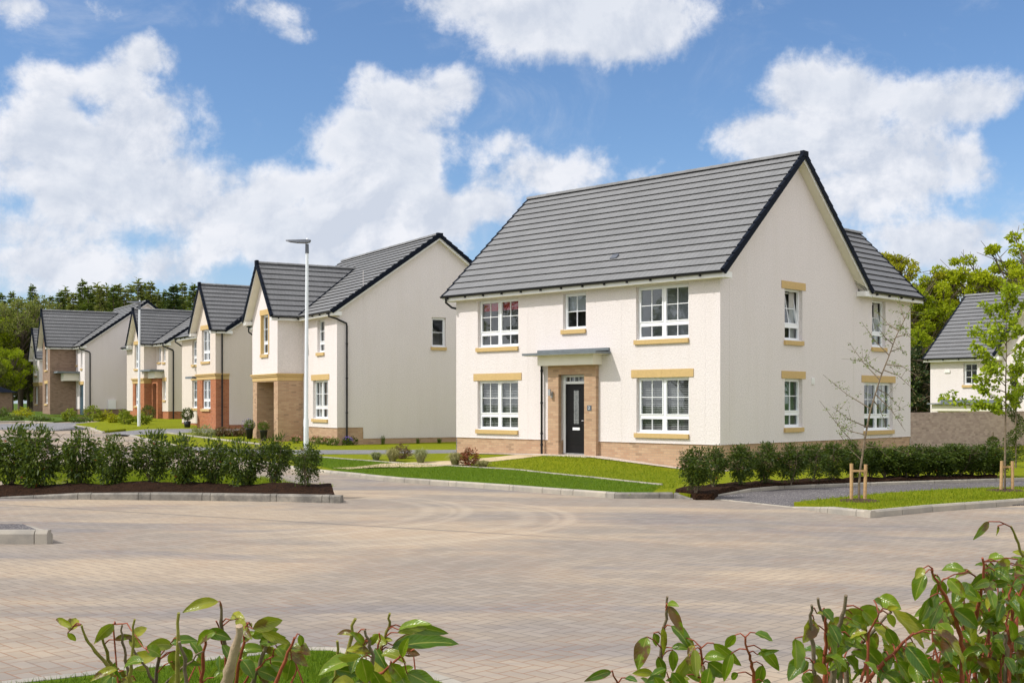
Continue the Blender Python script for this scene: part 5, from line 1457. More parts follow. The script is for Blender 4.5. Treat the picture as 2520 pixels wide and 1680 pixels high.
mb = MB(); mb.tube([(0, 0, 0), (0, 0, 2.6)], .022, 6); mb.build('stem', M['bark_young'], r)
qs, ds = [], []
for k in range(60):
    q = k/59; z = .35+2.35*q; th = q*2*PI*2.6; rr_ = .17*(1-q)+.05
    a, b = leafball((math.cos(th)*rr_, math.sin(th)*rr_, z), (.17-.09*q,)*3, 60, g); qs.append(a); ds.append(b)
leaf_cloud('leaves', np.vstack(qs), np.vstack(ds), .05, .03, M['topiary'], r, .2, 3)

# ------------------------------------------------------------------ saplings with stakes
def sapling(px, py, trunk_px, branches, mat, leafsize, label, stakes, seed, nper=9):
    p = GL(px, py) if False else G(px, py, .104); Y = p.y; rr = random.Random(seed); g = np.random.default_rng(seed)
    r = empty('sapling', p); tag(r, label, 'tree')
    def L(x, y, dy=0): return Vector(((x-CX)/F*(Y+dy)-p.x, dy, HC-(y-HY)/F*(Y+dy)-p.z))
    tp = [L(x, y) for x, y in trunk_px]; tp[0].z = -.05
    mb = MB(); n = len(tp); mb.tube(tp, [.021*(1-i/(n-1))+.005 for i in range(n)], 8); mb.build('trunk', M['bark_young'], r)
    mb = MB(); pos, dr = [], []
    def leafy(a, b, k):
        for i in range(k):
            q = rr.uniform(.15, 1.0); c = a.lerp(b, q)
            for m in range(rr.choice((2, 3, 4))):
                v = Vector((rr.gauss(0, 1), rr.gauss(0, 1), rr.gauss(-.1, .7))).normalized()
                pos.append(c+v*leafsize[2]*rr.uniform(.2, 1)); dr.append(v)
    for (t0, ex, ey) in branches:
        s = t0*(n-1); i = min(int(s), n-2); a = tp[i].lerp(tp[i+1], s-i)
        dy = rr.uniform(-.6, .6); e = L(ex, ey, 0); e.y += dy
        mid = a.lerp(e, .5)+Vector((0, 0, -.05 if e.z > a.z else .08))
        mb.tube([a, mid, e], [.012, .007, .003], 5, False)
        leafy(a.lerp(mid, .4), mid, nper//2); leafy(mid, e, nper)
        for k in range(4):
            q = rr.uniform(.3, .9); c = (a.lerp(mid, q*2) if q < .5 else mid.lerp(e, q*2-1))
            e2 = c+Vector((rr.gauss(0, .16), rr.gauss(0, .16), rr.uniform(-.02, .28)))
            mb.tube([c, e2], [.004, .0018], 4, False); leafy(c, e2, nper//2)
    mb.build('branches', M['bark_young'], r)
    leafy(tp[-2], tp[-1], nper*2)
    pos = np.array([tuple(v) for v in pos]); dr = np.array([tuple(v) for v in dr])
    leaf_cloud('leaves', pos, dr, leafsize[0]*g.uniform(.6, 1.2, len(pos)), leafsize[1]*g.uniform(.7, 1.1, len(pos)), mat, r, .2, seed)
    for k, (sx_, top, bot) in enumerate(stakes):
        X = (sx_-CX)/F*Y
        mb = MB(); mb.tube([(0, 0, -.1), (0, 0, .02), (rr.uniform(-.01, .02), 0, (bot-top)*Y/F)], .032, 10)
        o = mb.build('wooden_stake', M['stake'], None, (X, Y+rr.uniform(-.1, .05), p.z)); tag(o, '%s round wooden stake of the %s' % (('left', 'right')[k], 'leaning sparse sapling' if seed == 401 else 'bright green sapling'), 'stake', 'wooden tree stakes')
        ty = (bot-top)*Y/F-.12
    mb = MB(); xa = (stakes[0][0]-px)/F*Y; xb = (stakes[1][0]-px)/F*Y
    mb.box(xa, xb, -.05, -.042, ty-.02, ty+.02); mb.build('tree_tie', M['stake'], r)
    mb = MB(); mb.lathe([(.42, -.02), (.34, .02), (.2, .035), (0, .05)], 18); mb.build('soil_patch', M['soil'], r)
sapling(2114, 1232, [(2114, 1232), (2114, 1190), (2118, 1150), (2128, 1080), (2142, 1010), (2166, 930), (2186, 880), (2204, 830), (2224, 790), (2246, 748)],
    [(.25, 2060, 1060), (.28, 2020, 985), (.3, 2240, 1118), (.32, 2190, 1130), (.35, 2072, 1040), (.38, 2034, 1000), (.45, 2040, 920), (.48, 2190, 1050), (.5, 2220, 1060), (.52, 2235, 1010), (.55, 2100, 840), (.58, 2102, 880), (.6, 2236, 960),
     (.63, 2245, 930), (.68, 2124, 790), (.7, 2240, 870), (.74, 2150, 800), (.78, 2240, 840), (.82, 2180, 760), (.86, 2240, 800), (.9, 2225, 730)],
    M['birchy'], (.05, .026, .04), 'thin leaning sapling with few leaves, staked on the verge before the large house', [(2094.6, 1142, 1234), (2128, 1138, 1228)], 401, 4)
sapling(2473, 1207, [(2473, 1207), (2473, 1150), (2474, 1080), (2475, 1000), (2475, 930), (2477, 860), (2476, 790), (2474, 715)],
    [(.42, 2320, 978), (.42, 2395, 1005), (.45, 2415, 940), (.47, 2540, 960), (.5, 2395, 925), (.53, 2420, 900), (.55, 2530, 905), (.58, 2400, 870), (.6, 2540, 870), (.62, 2382, 845), (.65, 2415, 810), (.68, 2530, 820), (.7, 2408, 800),
     (.73, 2450, 790), (.75, 2525, 780), (.8, 2440, 760), (.82, 2510, 745), (.86, 2460, 740), (.9, 2500, 720), (.93, 2470, 705), (.48, 2500, 1000), (.4, 2440, 1000)],
    M['maple'], (.09, .072, .045), 'upright sapling with bright green spring leaves, staked near the right edge', [(2459.5, 1135, 1209), (2490, 1134, 1207)], 402, 14)
mb = MB(); 
#PART4
# ------------------------------------------------------------------ background trees
def conifer(name, H, Wd, mat, seed, dens=1.0, tuftw=.16, low=.12):
    g = np.random.default_rng(seed); rr = random.Random(seed)
    root = empty(name); mb = MB()
    bend = rr.uniform(-.25, .25)
    mb.tube([(0, 0, -.3), (bend*.5, 0, H*.5), (bend, 0, H*.98)], [H*.013, H*.009, .02], 6); mb.build('trunk', M['bark'], root)
    A, Dv, Ls = [], [], []
    z = H*low
    while z < H*.985:
        q = (z/H-low)/(1-low); rad = Wd/2*(1-q)**.75*rr.uniform(.65, 1.15)+.10
        for b in range(max(3, int(8*dens))):
            if rr.random() > .90: continue
            th = rr.uniform(0, 2*PI); r_ = rad*rr.uniform(.55, 1.1); drp = rr.uniform(-.28, .12)+.35*q
            k = max(3, int(r_/.16*dens))
            for j in range(k):
                s = (j+.5)/k
                c = np.array([bend*z/H+math.cos(th)*r_*s, math.sin(th)*r_*s, z+drp*r_*s-.12*r_*s*s])
                for m in (-1, 1, 0):
                    d = np.array([math.cos(th+m*.9), math.sin(th+m*.9), drp+rr.uniform(-.35, .25)])
                    A.append(c+g.normal(0, .05, 3)); Dv.append(d); Ls.append((.20+.36*(1-s))*rr.uniform(.6, 1.2)*(1.1-.5*q))
        z += H*.020*rr.uniform(.7, 1.3)
    for k in range(8): A.append(np.array([bend, 0, H*(.95+.05*k/8)])); Dv.append(np.array([rr.gauss(0, .5), rr.gauss(0, .5), .8])); Ls.append(.35)
    Ls = np.array(Ls); leaf_cloud('crown', np.array(A), np.array(Dv), Ls*1.25, Ls*.42+.02, mat, root, .2, seed)
    return root
def broadleaf(name, H, Wd, mat, seed, n=9000, leaf=.22, trunk_h=.3, ncl=60, gap=.6, flat=.55, spread=None):
    """trunk, limbs and a crown made of leaf clusters with gaps between"""
    g = np.random.default_rng(seed); rr = random.Random(seed)
    root = empty(name); mb = MB()
    tp = [Vector((0, 0, -.3))]
    for k in range(1, 7): tp.append(Vector((rr.gauss(0, .12)*k*.3, rr.gauss(0, .12)*k*.3, H*.85*k/6)))
    mb.tube(tp, [H*.026*(1-k/7.5) for k in range(7)], 8)
    cz = H*(trunk_h+(1-trunk_h)/2); hh = H*(1-trunk_h)/2
    cc = []
    while len(cc) < ncl:
        v = g.normal(size=3); v /= np.linalg.norm(v); r_ = g.uniform(.25, 1)**.5
        c = np.array([v[0]*Wd/2*r_, v[1]*Wd/2*r_, cz+v[2]*hh*r_])
        if c[2] < H*trunk_h*.8: continue
        cc.append(c)
    for c in cc:
        zs = max(H*.18, c[2]-np.hypot(c[0], c[1])*.8-rr.uniform(0, H*.1)); k = min(5, int(zs/(H*.85)*6)); a = tp[k].lerp(tp[k+1], min(1, zs/(H*.85)*6-k))
        e = Vector(c); m = a.lerp(e, .5)+Vector((rr.gauss(0, .2), rr.gauss(0, .2), -.25))
        mb.tube([a, m, e], [H*.007, H*.0045, .02], 5, False)
        for j in range(3):
            mb.tube([m.lerp(e, .4+.2*j), e+Vector((rr.gauss(0, .7), rr.gauss(0, .7), rr.gauss(.1, .4)))], [.03, .012], 4, False)
    mb.build('trunk', M['bark'], root)
    cc = np.array(cc); sz = g.uniform(.6, 1.25, len(cc))*Wd/ (ncl**.5)*gap
    idx = g.integers(0, len(cc), n)
    v = unit(g.normal(size=(n, 3))); rad = g.uniform(.15, 1.1, (n, 1))**.6
    pos = cc[idx]+v*rad*sz[idx].reshape(-1, 1)*np.array([1, 1, flat])
    d = v*.8+g.normal(0, .6, (n, 3)); d[:, 2] -= .15
    leaf_cloud('crown', pos, d, leaf*g.uniform(.6, 1.3, n), leaf*.62*g.uniform(.7, 1.2, n), mat, root, .2, seed)
    return root
protos = [conifer('conifer', 14, 4.2, M['needle_a'], 500, 1.0), conifer('conifer', 14, 3.6, M['needle_b'], 501, .9), conifer('conifer', 14, 5.4, M['needle_c'], 502, 1.25), conifer('conifer', 14, 4.4, M['needle_a'], 503, .95, low=.2),
          conifer('conifer', 14, 3.4, M['needle_b'], 504, 1.0)]
wl = [broadleaf('leafy_tree', 13, 7.5, M['needle_b'], 510, 9000, .30, .25, 70, .95, .8), broadleaf('leafy_tree', 13, 7, M['tree_b'], 511, 8000, .30, .3, 60, .95, .8)]
# (pixel column, pixel row of the top, distance, kind)
wood = [(2, 724, 118, 0), (28, 718, 112, 3), (52, 732, 120, 1), (76, 702, 125, 0), (100, 745, 118, 1), (126, 728, 122, 3), (146, 716, 115, 0), (163, 706, 124, 1), (180, 720, 113, 4), (202, 690, 121, 0), (213, 703, 117, 3), (236, 697, 124, 1),
        (246, 704, 116, 4), (262, 700, 122, 1), (276, 704, 118, 0), (290, 700, 125, 4), (306, 708, 119, 1), (322, 702, 127, 4), (342, 686, 120, 1), (356, 700, 124, 0), (371, 694, 118, 4), (388, 712, 123, 1), (404, 716, 119, 0), (428, 702, 112, 2), (449, 696, 121, 4), (473, 700, 118, 0),
        (490, 708, 124, 1), (502, 700, 128, 4), (522, 712, 122, 0), (545, 716, 126, 1), (569, 704, 122, 4), (590, 722, 130, 0)]
wu = {}
ordn = lambda i: ['first', 'second', 'third', 'fourth', 'fifth', 'sixth', 'seventh', 'eighth', 'ninth', 'tenth', 'eleventh', 'twelfth', 'thirteenth', 'fourteenth', 'fifteenth', 'sixteenth', 'seventeenth', 'eighteenth', 'nineteenth', 'twentieth'][i] if i < 20 else 'number %d' % (i+1)
kinds = ['drooping green spruce', 'tall thin larch', 'broad dark pine', 'ragged spruce', 'slender pale larch']
for i, (px, ty, Y, k) in enumerate(wood):
    H = HC-(ty-HY)/F*Y-T(Y); X = (px-CX)/F*Y
    pr = protos[k]; o = pr if pr.name not in wu else copy_tree(pr); wu[pr.name] = 1
    o.location = (X, Y, T(Y)); s = H/14; o.scale = (s*random.uniform(1.15, 1.6), s*random.uniform(1.15, 1.6), s); o.rotation_euler = (0, 0, i*2.3)
    tag(o, '%s, %s from the left in the conifer row' % (kinds[k], ordn(i)), 'tree', 'conifers of the wood behind the houses')
for i, (px, ty, Y, k) in enumerate([(8, 745, 108, 0), (50, 738, 106, 0), (88, 730, 110, 0), (-30, 760, 104, 1), (128, 745, 116, 1), (180, 735, 128, 1), (258, 722, 132, 0), (310, 728, 130, 1), (350, 724, 132, 0), (405, 730, 130, 1), (470, 728, 132, 0), (560, 740, 134, 0), (30, 850, 102, 1), (-10, 880, 101, 0), (70, 840, 112, 1)]):
    H = HC-(ty-HY)/F*Y-T(Y); X = (px-CX)/F*Y
    pr = wl[k]; o = pr if pr.name not in wu else copy_tree(pr); wu[pr.name] = 1
    o.location = (X, Y, T(Y)); s = H/13; o.scale = (s, s, s); o.rotation_euler = (0, 0, i*1.9)
    tag(o, '%s leafy tree among the conifers, %s from the left' % (('olive green', 'mid green')[k], ordn(i)), 'tree', 'leafy trees at the edge of the wood')
# trees at the right, behind the large house and the house behind the wall
rt_ = [  # px, top row, distance, width m, material, clusters, leaves, leaf size, label
    (2172, 628, 64, 3.4, 'tree_b', 36, 5000, .17, 'slim mid green tree just behind the rear roof of the large house', .25, .55),
    (2218, 610, 74, 6.4, 'tree_c', 70, 11000, .17, 'olive brown budding tree behind the rear roof of the large house', .25, .5),
    (2240, 700, 72, 5.6, 'tree_b', 60, 13000, .19, 'mid green tree filling the gap between the two houses', .15, .8),
    (2300, 700, 78, 8.0, 'tree_c', 70, 16000, .20, 'broad olive tree left of the far house roof', .10, .85),
    (2345, 640, 74, 6.5, 'tree_a', 55, 10000, .20, 'yellow green tree rising over the left end of the far roof', .30, .5),
    (2410, 628, 76, 7.5, 'tree_a', 70, 13000, .20, 'wide yellow green tree above the middle of the far roof', .30, .48),
    (2395, 690, 82, 9.0, 'tree_c', 60, 11000, .20, 'olive tree low behind the far roof', .2, .7),
    (2520, 568, 72, 8.5, 'tree_a', 80, 15000, .22, 'tallest bright green tree at the right edge of the photo', .30, .5),
    (2480, 690, 84, 8.0, 'tree_b', 60, 10000, .20, 'green tree behind the far roof, near the right edge', .2, .7),
    (2600, 590, 76, 8.5, 'tree_b', 60, 9000, .24, 'green tree standing beyond the right edge of the photo', .25, .7)]
for i, (px, ty, Y, wd_, m, ncl, n, lf, lab, th_, gap) in enumerate(rt_):
    H = HC-(ty-HY)/F*Y-T(Y)+.3
    o = broadleaf('broadleaf_tree', H, wd_, M[m], 600+i, n, lf, th_, ncl, gap, .6)
    o.location = ((px-CX)/F*Y, Y, T(Y)-.1); tag(o, lab, 'tree', 'leafy trees at the right')
for i, (px, ty, Y, wd_, lab) in enumerate([(2258, 835, 65, 2.2, 'dark evergreen shrub with pale blossom tips between the two houses'), (2232, 860, 63, 2.4, 'dark evergreen shrub with pale tips close behind the large house'), (2282, 880, 67, 2.6, 'dark evergreen shrub touching the corner of the far house')]):
    H = HC-(ty-HY)/F*Y-T(Y)
    o = broadleaf('evergreen_shrub', H, wd_, M['tree_d'], 640+i, 9000, .17, .05, 60, 1.0, .8); o.location = ((px-CX)/F*Y, Y, T(Y)-.1); tag(o, lab, 'shrub', 'dark evergreen shrubs behind the wall')
# trees added out of view on both sides to darken the window reflections
for i, (X, Y, k) in enumerate([(-47, 14, 0), (-52, 23, 1), (-46, 33, 0), (-50, 42, 1), (-56, 51, 0), (-50, 5, 1), (44, 34, 1), (50, 46, 0), (56, 60, 1)]):
    o = copy_tree(wl[k]); o.location = (X, Y, T(Y)); s = (1.0, .9, 1.1)[i % 3]; o.scale = (s, s, s); o.rotation_euler = (0, 0, i*1.3)
    tag(o, 'added leafy tree out of view, %s in its row' % ordn(i), 'tree', 'unseen trees added for the window reflections')
# small dark outbuilding at the left edge
Yb = 92.0; Xb = (-52-CX)/F*Yb
ob = empty('outbuilding', (Xb, Yb, T(Yb)), R(-25)); tag(ob, 'small dark brick outbuilding with hipped roof at the left edge', 'outbuilding')
mb = MB(); mb.box(-2.2, .25, 0, 3, 0, 1.7); mb.build('wall', M['brick_brown'], ob)
mb = MB(); mb.add([(-2.6, -.4, 1.7), (.55, -.4, 1.7), (.55, 3.4, 1.7), (-2.6, 3.4, 1.7), (-1.4, 1.5, 2.45), (-.7, 1.5, 2.45)], [(0, 1, 5, 4), (1, 2, 5), (2, 3, 4, 5), (3, 0, 4), (0, 3, 2, 1)]); mb.build('roof', M['navy'], ob)
mb = MB(); mb.box(-1.3, -.5, -.04, -.01, 0, 1.6); mb.build('door', M['door_black'], ob)

# ------------------------------------------------------------------ foreground laurels, close to the lens
def big_leaves(name, specs, mat, parent, seed):
    """specs: (base, tip, width, roll, curl); each leaf a curved 5 x 9 grid with folded blade and petiole"""
    rr = random.Random(seed); V, Fc, UV = [], [], []
    nu, nv = 5, 10
    for (a, b, wd_, roll, curl) in specs:
        a, b = Vector(a), Vector(b); d = b-a; L = d.length; d.normalize()
        view = Vector((0, -1, .35)).normalized()
        s = d.cross(view); s = s.normalized() if s.length > .05 else Vector((1, 0, 0))
        n = s.cross(d).normalized()
        s2 = s*math.cos(roll)+n*math.sin(roll); n2 = n*math.cos(roll)-s*math.sin(roll)
        k0 = len(V)
        up = Vector((0, 0, 1))
        for j in range(nv):
            v = j/(nv-1)
            w_ = wd_*.64*(math.sin(PI*min(1, v**.85*1.0))**.8)*(1-.15*v)+.0006
            c = a+d*L*v+(up*.6+n2*.4)*curl*L*(4*v*(1-v))*.5
            for i in range(nu):
                u = i/(nu-1)-.5
                wave = .06*wd_*math.sin(v*17+roll*9+i)
                off = abs(u)*2
                p = c+s2*(u*2*w_)*.96+n2*(off*w_*.40+wave*off)
                V.append(tuple(p)); 
        for j in range(nv-1):
            for i in range(nu-1):
                q = k0+j*nu+i; Fc.append((q, q+1, q+nu+1, q+nu))
                for (ii, jj) in ((i, j), (i+1, j), (i+1, j+1), (i, j+1)): UV.append((ii/(nu-1), jj/(nv-1)))
    if not Fc: return None
    return np_mesh(name, V, Fc, mat, parent, UV, True)

def fore(name, label, Y, stems, leaves, seed, rand=None):
    """stems: ([(px, py), ...], radius mm, material) and leaves: (x0, y0, x1, y1, width px, tone); pixels of the photo at distance Y"""
    rr = random.Random(seed)
    xs = [p[0] for s in stems for p in s[0]]; X0 = (sum(xs)/len(xs)-CX)/F*Y
    root = empty(name, (X0, Y, .27)); tag(root, label, 'shrub', 'laurel shrubs right before the camera')
    def L(x, y, dy=0.): 
        p = P3(x, y, Y+dy); return Vector((p.x-X0, dy, p.z-.27))
    mbs = {}; sp_ = []
    for pts, rad, mt in stems:
        dy = rr.uniform(-.12, .12) if mt != 'bark_pale' else -.2
        p = [L(x, y, dy+.03*k) for k, (x, y) in enumerate(pts)]
        for (c_, d_), (e_, f_), (g_, h_) in zip(zip(pts, pts[1:]), zip(p, p[1:]), zip(range(99), range(99))):
            for k in range(6):
                q_ = k/6; sp_.append((c_[0]+(d_[0]-c_[0])*q_, c_[1]+(d_[1]-c_[1])*q_, e_.lerp(f_, q_)))
        last = p[-1]; prev = p[-2]
        low = Vector((last.x*.55+rr.uniform(-.05, .05), last.y*.5, .0))
        if last.z > .3: p += [last.lerp(low, .35)+Vector((rr.uniform(-.02, .02), 0, 0)), last.lerp(low, .7), low]
        q = []
        for a, b in zip(p, p[1:]):
            for k in range(3):
                c = a.lerp(b, k/3); q.append(c+Vector((rr.gauss(0, .0018), 0, rr.gauss(0, .001))))
        q.append(p[-1]); n = len(q); r0 = rad/1000
        rs = [r0*(.55+.6*min(1, i/(n*.5)))*(1+.16*(i % 3 == 0)) for i in range(n)]
        mbs.setdefault(mt, MB()).tube(q, rs, 8)
    tone = {}
    for lf in leaves:
        x0, y0, x1, y1, wpx, tn = lf[:6]
        dy = rr.uniform(-.10, .08); x1 += (x1-x0)*.12; y1 += (y1-y0)*.12; a = L(x0, y0, dy); b = L(x1, y1, dy+rr.uniform(-.035, .035)); wd_ = wpx*Y/F*1.12
        # petiole from the nearest point of a stem
        best = min(((((x0-px_)**2+(y0-py_)**2), q_) for px_, py_, q_ in sp_), key=lambda e: e[0])
        if best[0] < 95**2:
            off = best[1].y-a.y; a.y += off*.6; b.y += off*.6
            st_ = best[1]; m1 = st_.lerp(a, .5)+Vector((0, 0, .006))
            mbs.setdefault('stem_red', MB()).tube([st_, m1, a, a.lerp(b, .06)], [.0019, .0016, .0014, .0010], 5, False)
        tone.setdefault(tn, []).append((a, b, wd_, rr.uniform(-.6, .6), rr.uniform(.05, .30)))
    if rand:
        for (cx, cy, rx, ry, n, ln) in rand:
            for k in range(n):
                th = rr.uniform(0, 2*PI); q = math.sqrt(rr.random()); x = cx+rx*q*math.cos(th); y = cy+ry*q*math.sin(th)
                ax = math.atan2(rr.gauss(.65, .6), rr.gauss(0, 1)); l_ = ln*rr.uniform(.65, 1.15)
                x1 = x+math.cos(ax)*l_; y1 = y+math.sin(ax)*l_
                dy = rr.uniform(-.1, .35); a = L(x, y, dy); b = L(x1, y1, dy+rr.uniform(-.04, .04))
                tone.setdefault('y' if rr.random() < .24 else 'g', []).append((a, b, l_*rr.uniform(.34, .46)*Y/F, rr.uniform(-1, 1), rr.uniform(.05, .35)))
            for k in range(n//5):
                x = cx+rr.uniform(-rx, rx)*.9; y = cy+rr.uniform(-ry, ry)*.8; dy = rr.uniform(0, .3)
                mbs.setdefault('stem_red', MB()).tube([L(x, y, dy), L(x+rr.uniform(-30, 30), y+60, dy), L(x*.8+cx*.2, y+130, dy)], [.0016, .0025, .0035], 6, False)
    for mt, mb in mbs.items():
        mb.build({'stem_red': 'red_twigs', 'stem_green': 'green_twigs', 'bark_pale': 'cut_stem', 'bark_young': 'stem', 'bark': 'dark_stem'}[mt], M[mt], root)
    for tn, sp in tone.items():
        big_leaves('leaves' if tn == 'g' else 'yellowing_leaves', sp, M['fleaf' if tn == 'g' else 'fleaf_y'], root, seed)
    return root
def zz(L, ox, oy, s): return [tuple([ox+q[0]/s, oy+q[1]/s, ox+q[2]/s, oy+q[3]/s, q[4]/s, q[5]]) for q in L]
def zs(L, ox, oy, s): return [([(ox+x/s, oy+y/s) for x, y in p], r, m) for p, r, m in L]
# left bush, read in an enlarged view of the bottom left (scale 1.867, origin 0, 1280)
st = [([(372, 478), (395, 545), (440, 600), (490, 665), (540, 760)], 4.2, 'stem_green'), ([(465, 540), (490, 600), (505, 660), (525, 760)], 5.0, 'stem_green'),
      ([(555, 480), (566, 560), (578, 640), (590, 760)], 3.6, 'bark_young'), ([(580, 525), (630, 610), (690, 715), (715, 770)], 3.6, 'bark_young'), ([(620, 455), (612, 560), (600, 690), (595, 770)], 4.2, 'stem_green'),
      ([(740, 552), (730, 640), (715, 760)], 5.0, 'bark'), ([(818, 425), (822, 560), (815, 660), (812, 770)], 5.5, 'stem_green'), ([(822, 560), (850, 640), (858, 770)], 5.0, 'bark_young'),
      ([(1016, 378), (1020, 470), (1030, 560), (1052, 640), (1060, 680)], 5.5, 'bark_young'), ([(1102, 486), (1080, 590), (1052, 690), (1034, 780)], 12.5, 'bark_pale'),
      ([(1256, 520), (1215, 600), (1190, 680), (1150, 770)], 5.6, 'bark_young'), ([(1356, 540), (1310, 640), (1262, 760)], 4.6, 'stem_red'), ([(942, 532), (932, 640), (924, 770)], 5.0, 'stem_red'),
      ([(1132, 470), (1120, 560), (1095, 660), (1080, 760)], 4.2, 'stem_red'), ([(925, 598), (860, 660), (790, 720), (740, 770)], 3.2, 'bark_young'), ([(1000, 460), (1015, 540), (1040, 610)], 3.0, 'stem_red'),
      ([(1252, 620), (1170, 690), (1110, 760)], 3.2, 'stem_red'), ([(690, 610), (640, 560), (585, 470), (520, 478)], 1.6, 'stem_red')]
lv = [(368, 470, 300, 440, 26, 'y'), (372, 480, 398, 430, 42, 'y'), (376, 482, 408, 514, 20, 'y'), (515, 480, 440, 552, 40, 'y'), (500, 500, 435, 562, 28, 'y'), (640, 520, 698, 478, 34, 'y'), (505, 560, 590, 548, 22, 'g'), (600, 540, 658, 570, 40, 'y'),
      (965, 400, 812, 446, 40, 'y'), (1035, 470, 1100, 470, 38, 'y'), (1040, 490, 1078, 540, 34, 'y'), (1150, 505, 1275, 470, 52, 'y'), (1165, 520, 1278, 490, 42, 'g'), (835, 530, 945, 520, 36, 'g'), (940, 520, 1045, 548, 44, 'g'), (970, 530, 890, 590, 40, 'g'),
      (700, 570, 760, 600, 46, 'g'), (700, 640, 572, 660, 50, 'y'), (720, 625, 600, 640, 44, 'y'), (755, 600, 790, 560, 34, 'y'), (760, 650, 800, 700, 40, 'g'), (745, 640, 745, 720, 44, 'y'), (1100, 600, 1215, 596, 40, 'g'), (1120, 560, 1160, 520, 36, 'g'),
      (1190, 560, 1300, 540, 44, 'g'), (1190, 520, 1310, 570, 40, 'y'), (1290, 560, 1420, 640, 54, 'y'), (1345, 575, 1425, 610, 50, 'y'), (1370, 600, 1350, 690, 44, 'g'), (1255, 600, 1290, 640, 36, 'g'), (1090, 660, 1140, 740, 50, 'g'), (1100, 660, 1105, 710, 30, 'y'),
      (1200, 690, 1275, 720, 40, 'g'), (1150, 720, 1240, 760, 50, 'g'), (1250, 650, 1330, 680, 36, 'g'), (720, 700, 790, 745, 46, 'g'), (500, 710, 380, 765, 30, 'y'), (545, 690, 570, 750, 30, 'g'), (520, 720, 545, 770, 30, 'y'), (1380, 520, 1390, 570, 22, 'g'), (1120, 500, 1150, 545, 30, 'y'),
      (960, 740, 1020, 720, 30, 'g'), (640, 720, 560, 740, 26, 'y'), (860, 550, 905, 600, 30, 'g'), (1060, 735, 1110, 770, 40, 'g'), (1180, 470, 1165, 455, 12, 'g')]
fore('laurel_bush', 'cut back twiggy laurel with a thick sawn stem at bottom left', 2.75, zs(st, 0, 1280, 1.867), zz(lv, 0, 1280, 1.867), 700,
     rand=[(430, 1650, 190, 40, 14, 60), (620, 1600, 120, 50, 14, 60)])
st = [([(1636, 450), (1612, 540), (1585, 640), (1560, 770)], 5.5, 'stem_green'), ([(1786, 425), (1782, 490), (1760, 560), (1735, 640), (1720, 760)], 4.4, 'stem_green'), ([(1550, 552), (1548, 640), (1542, 760)], 5.0, 'stem_green'),
      ([(1722, 610), (1705, 690), (1690, 780)], 6.5, 'bark'), ([(1680, 500), (1700, 580), (1712, 640), (1700, 760)], 4.5, 'bark_young'), ([(1900, 590), (1820, 640), (1760, 700), (1700, 720)], 3.2, 'stem_red'), ([(1750, 520), (1735, 600), (1722, 680)], 3.0, 'stem_red')]
lv = [(1655, 500, 1578, 498, 20, 'y'), (1680, 560, 1625, 505, 30, 'g'), (1690, 545, 1670, 495, 26, 'y'), (1700, 560, 1740, 515, 26, 'y'), (1820, 520, 1960, 500, 34, 'g'), (1850, 505, 2035, 530, 40, 'g'), (1810, 548, 1935, 530, 30, 'y'), (1785, 610, 2070, 592, 74, 'g'), (1800, 580, 1960, 560, 40, 'g'),
      (1620, 680, 1452, 745, 60, 'g'), (1640, 620, 1600, 720, 66, 'g'), (1655, 640, 1680, 745, 66, 'g'), (1700, 610, 1600, 600, 34, 'y'), (1730, 620, 1790, 730, 62, 'y'), (1760, 600, 1700, 560, 34, 'y'), (1790, 660, 1850, 740, 50, 'g'), (1820, 690, 1870, 765, 44, 'g'), (1880, 670, 2010, 740, 62, 'g'),
      (1840, 640, 1870, 560, 34, 'g'), (1700, 540, 1640, 560, 26, 'y'), (1570, 660, 1535, 720, 30, 'y'), (1750, 570, 1795, 560, 24, 'y'), (1850, 610, 1920, 620, 30, 'y'), (1680, 700, 1640, 770, 50, 'g'), (1740, 700, 1760, 780, 50, 'g')]
fore('laurel_bush', 'small laurel with long glossy leaves, bottom centre left before the camera', 2.6, zs(st, 0, 1280, 1.867), zz(lv, 0, 1280, 1.867), 701,
     rand=[(920, 1640, 110, 50, 16, 66)])
# right bushes, enlarged view of the bottom right (scale 2.1, origin 1400, 1260)
st = [([(503, 432), (500, 520), (486, 620), (478, 720), (470, 890)], 4.6, 'bark_young'), ([(685, 700), (688, 790), (684, 890)], 4.2, 'stem_red'), ([(912, 645), (930, 740), (942, 800), (960, 890)], 3.8, 'stem_red'), ([(230, 840), (252, 880), (258, 900)], 3.0, 'stem_red')]
lv = [(530, 500, 600, 640, 40, 'g'), (520, 490, 575, 500, 26, 'g'), (545, 610, 640, 735, 52, 'g'), (448, 640, 462, 700, 34, 'g'), (500, 620, 505, 750, 30, 'y'), (440, 705, 395, 870, 66, 'g'), (650, 690, 620, 740, 28, 'y'), (620, 735, 525, 880, 56, 'y'), (660, 720, 668, 860, 40, 'y'), (755, 685, 885, 790, 46, 'g'),
      (740, 800, 825, 870, 64, 'g'), (730, 790, 835, 800, 44, 'g'), (700, 800, 712, 870, 24, 'g'), (560, 745, 560, 850, 40, 'g'), (555, 735, 640, 745, 30, 'g'), (860, 630, 812, 690, 34, 'g'), (950, 610, 1030, 650, 38, 'g'), (975, 690, 1060, 790, 44, 'g'), (960, 720, 1060, 700, 22, 'g'), (985, 770, 960, 865, 44, 'g'), (220, 825, 95, 870, 34, 'g'),
      (300, 870, 355, 890, 26, 'g'), (600, 860, 520, 885, 26, 'g'), (835, 720, 800, 850, 40, 'g'), (900, 860, 870, 890, 26, 'g'), (640, 760, 640, 810, 30, 'y'), (480, 780, 510, 880, 40, 'g'), (600, 640, 640, 690, 26, 'g'), (730, 850, 750, 900, 40, 'g'), (1000, 870, 1040, 890, 26, 'g')]
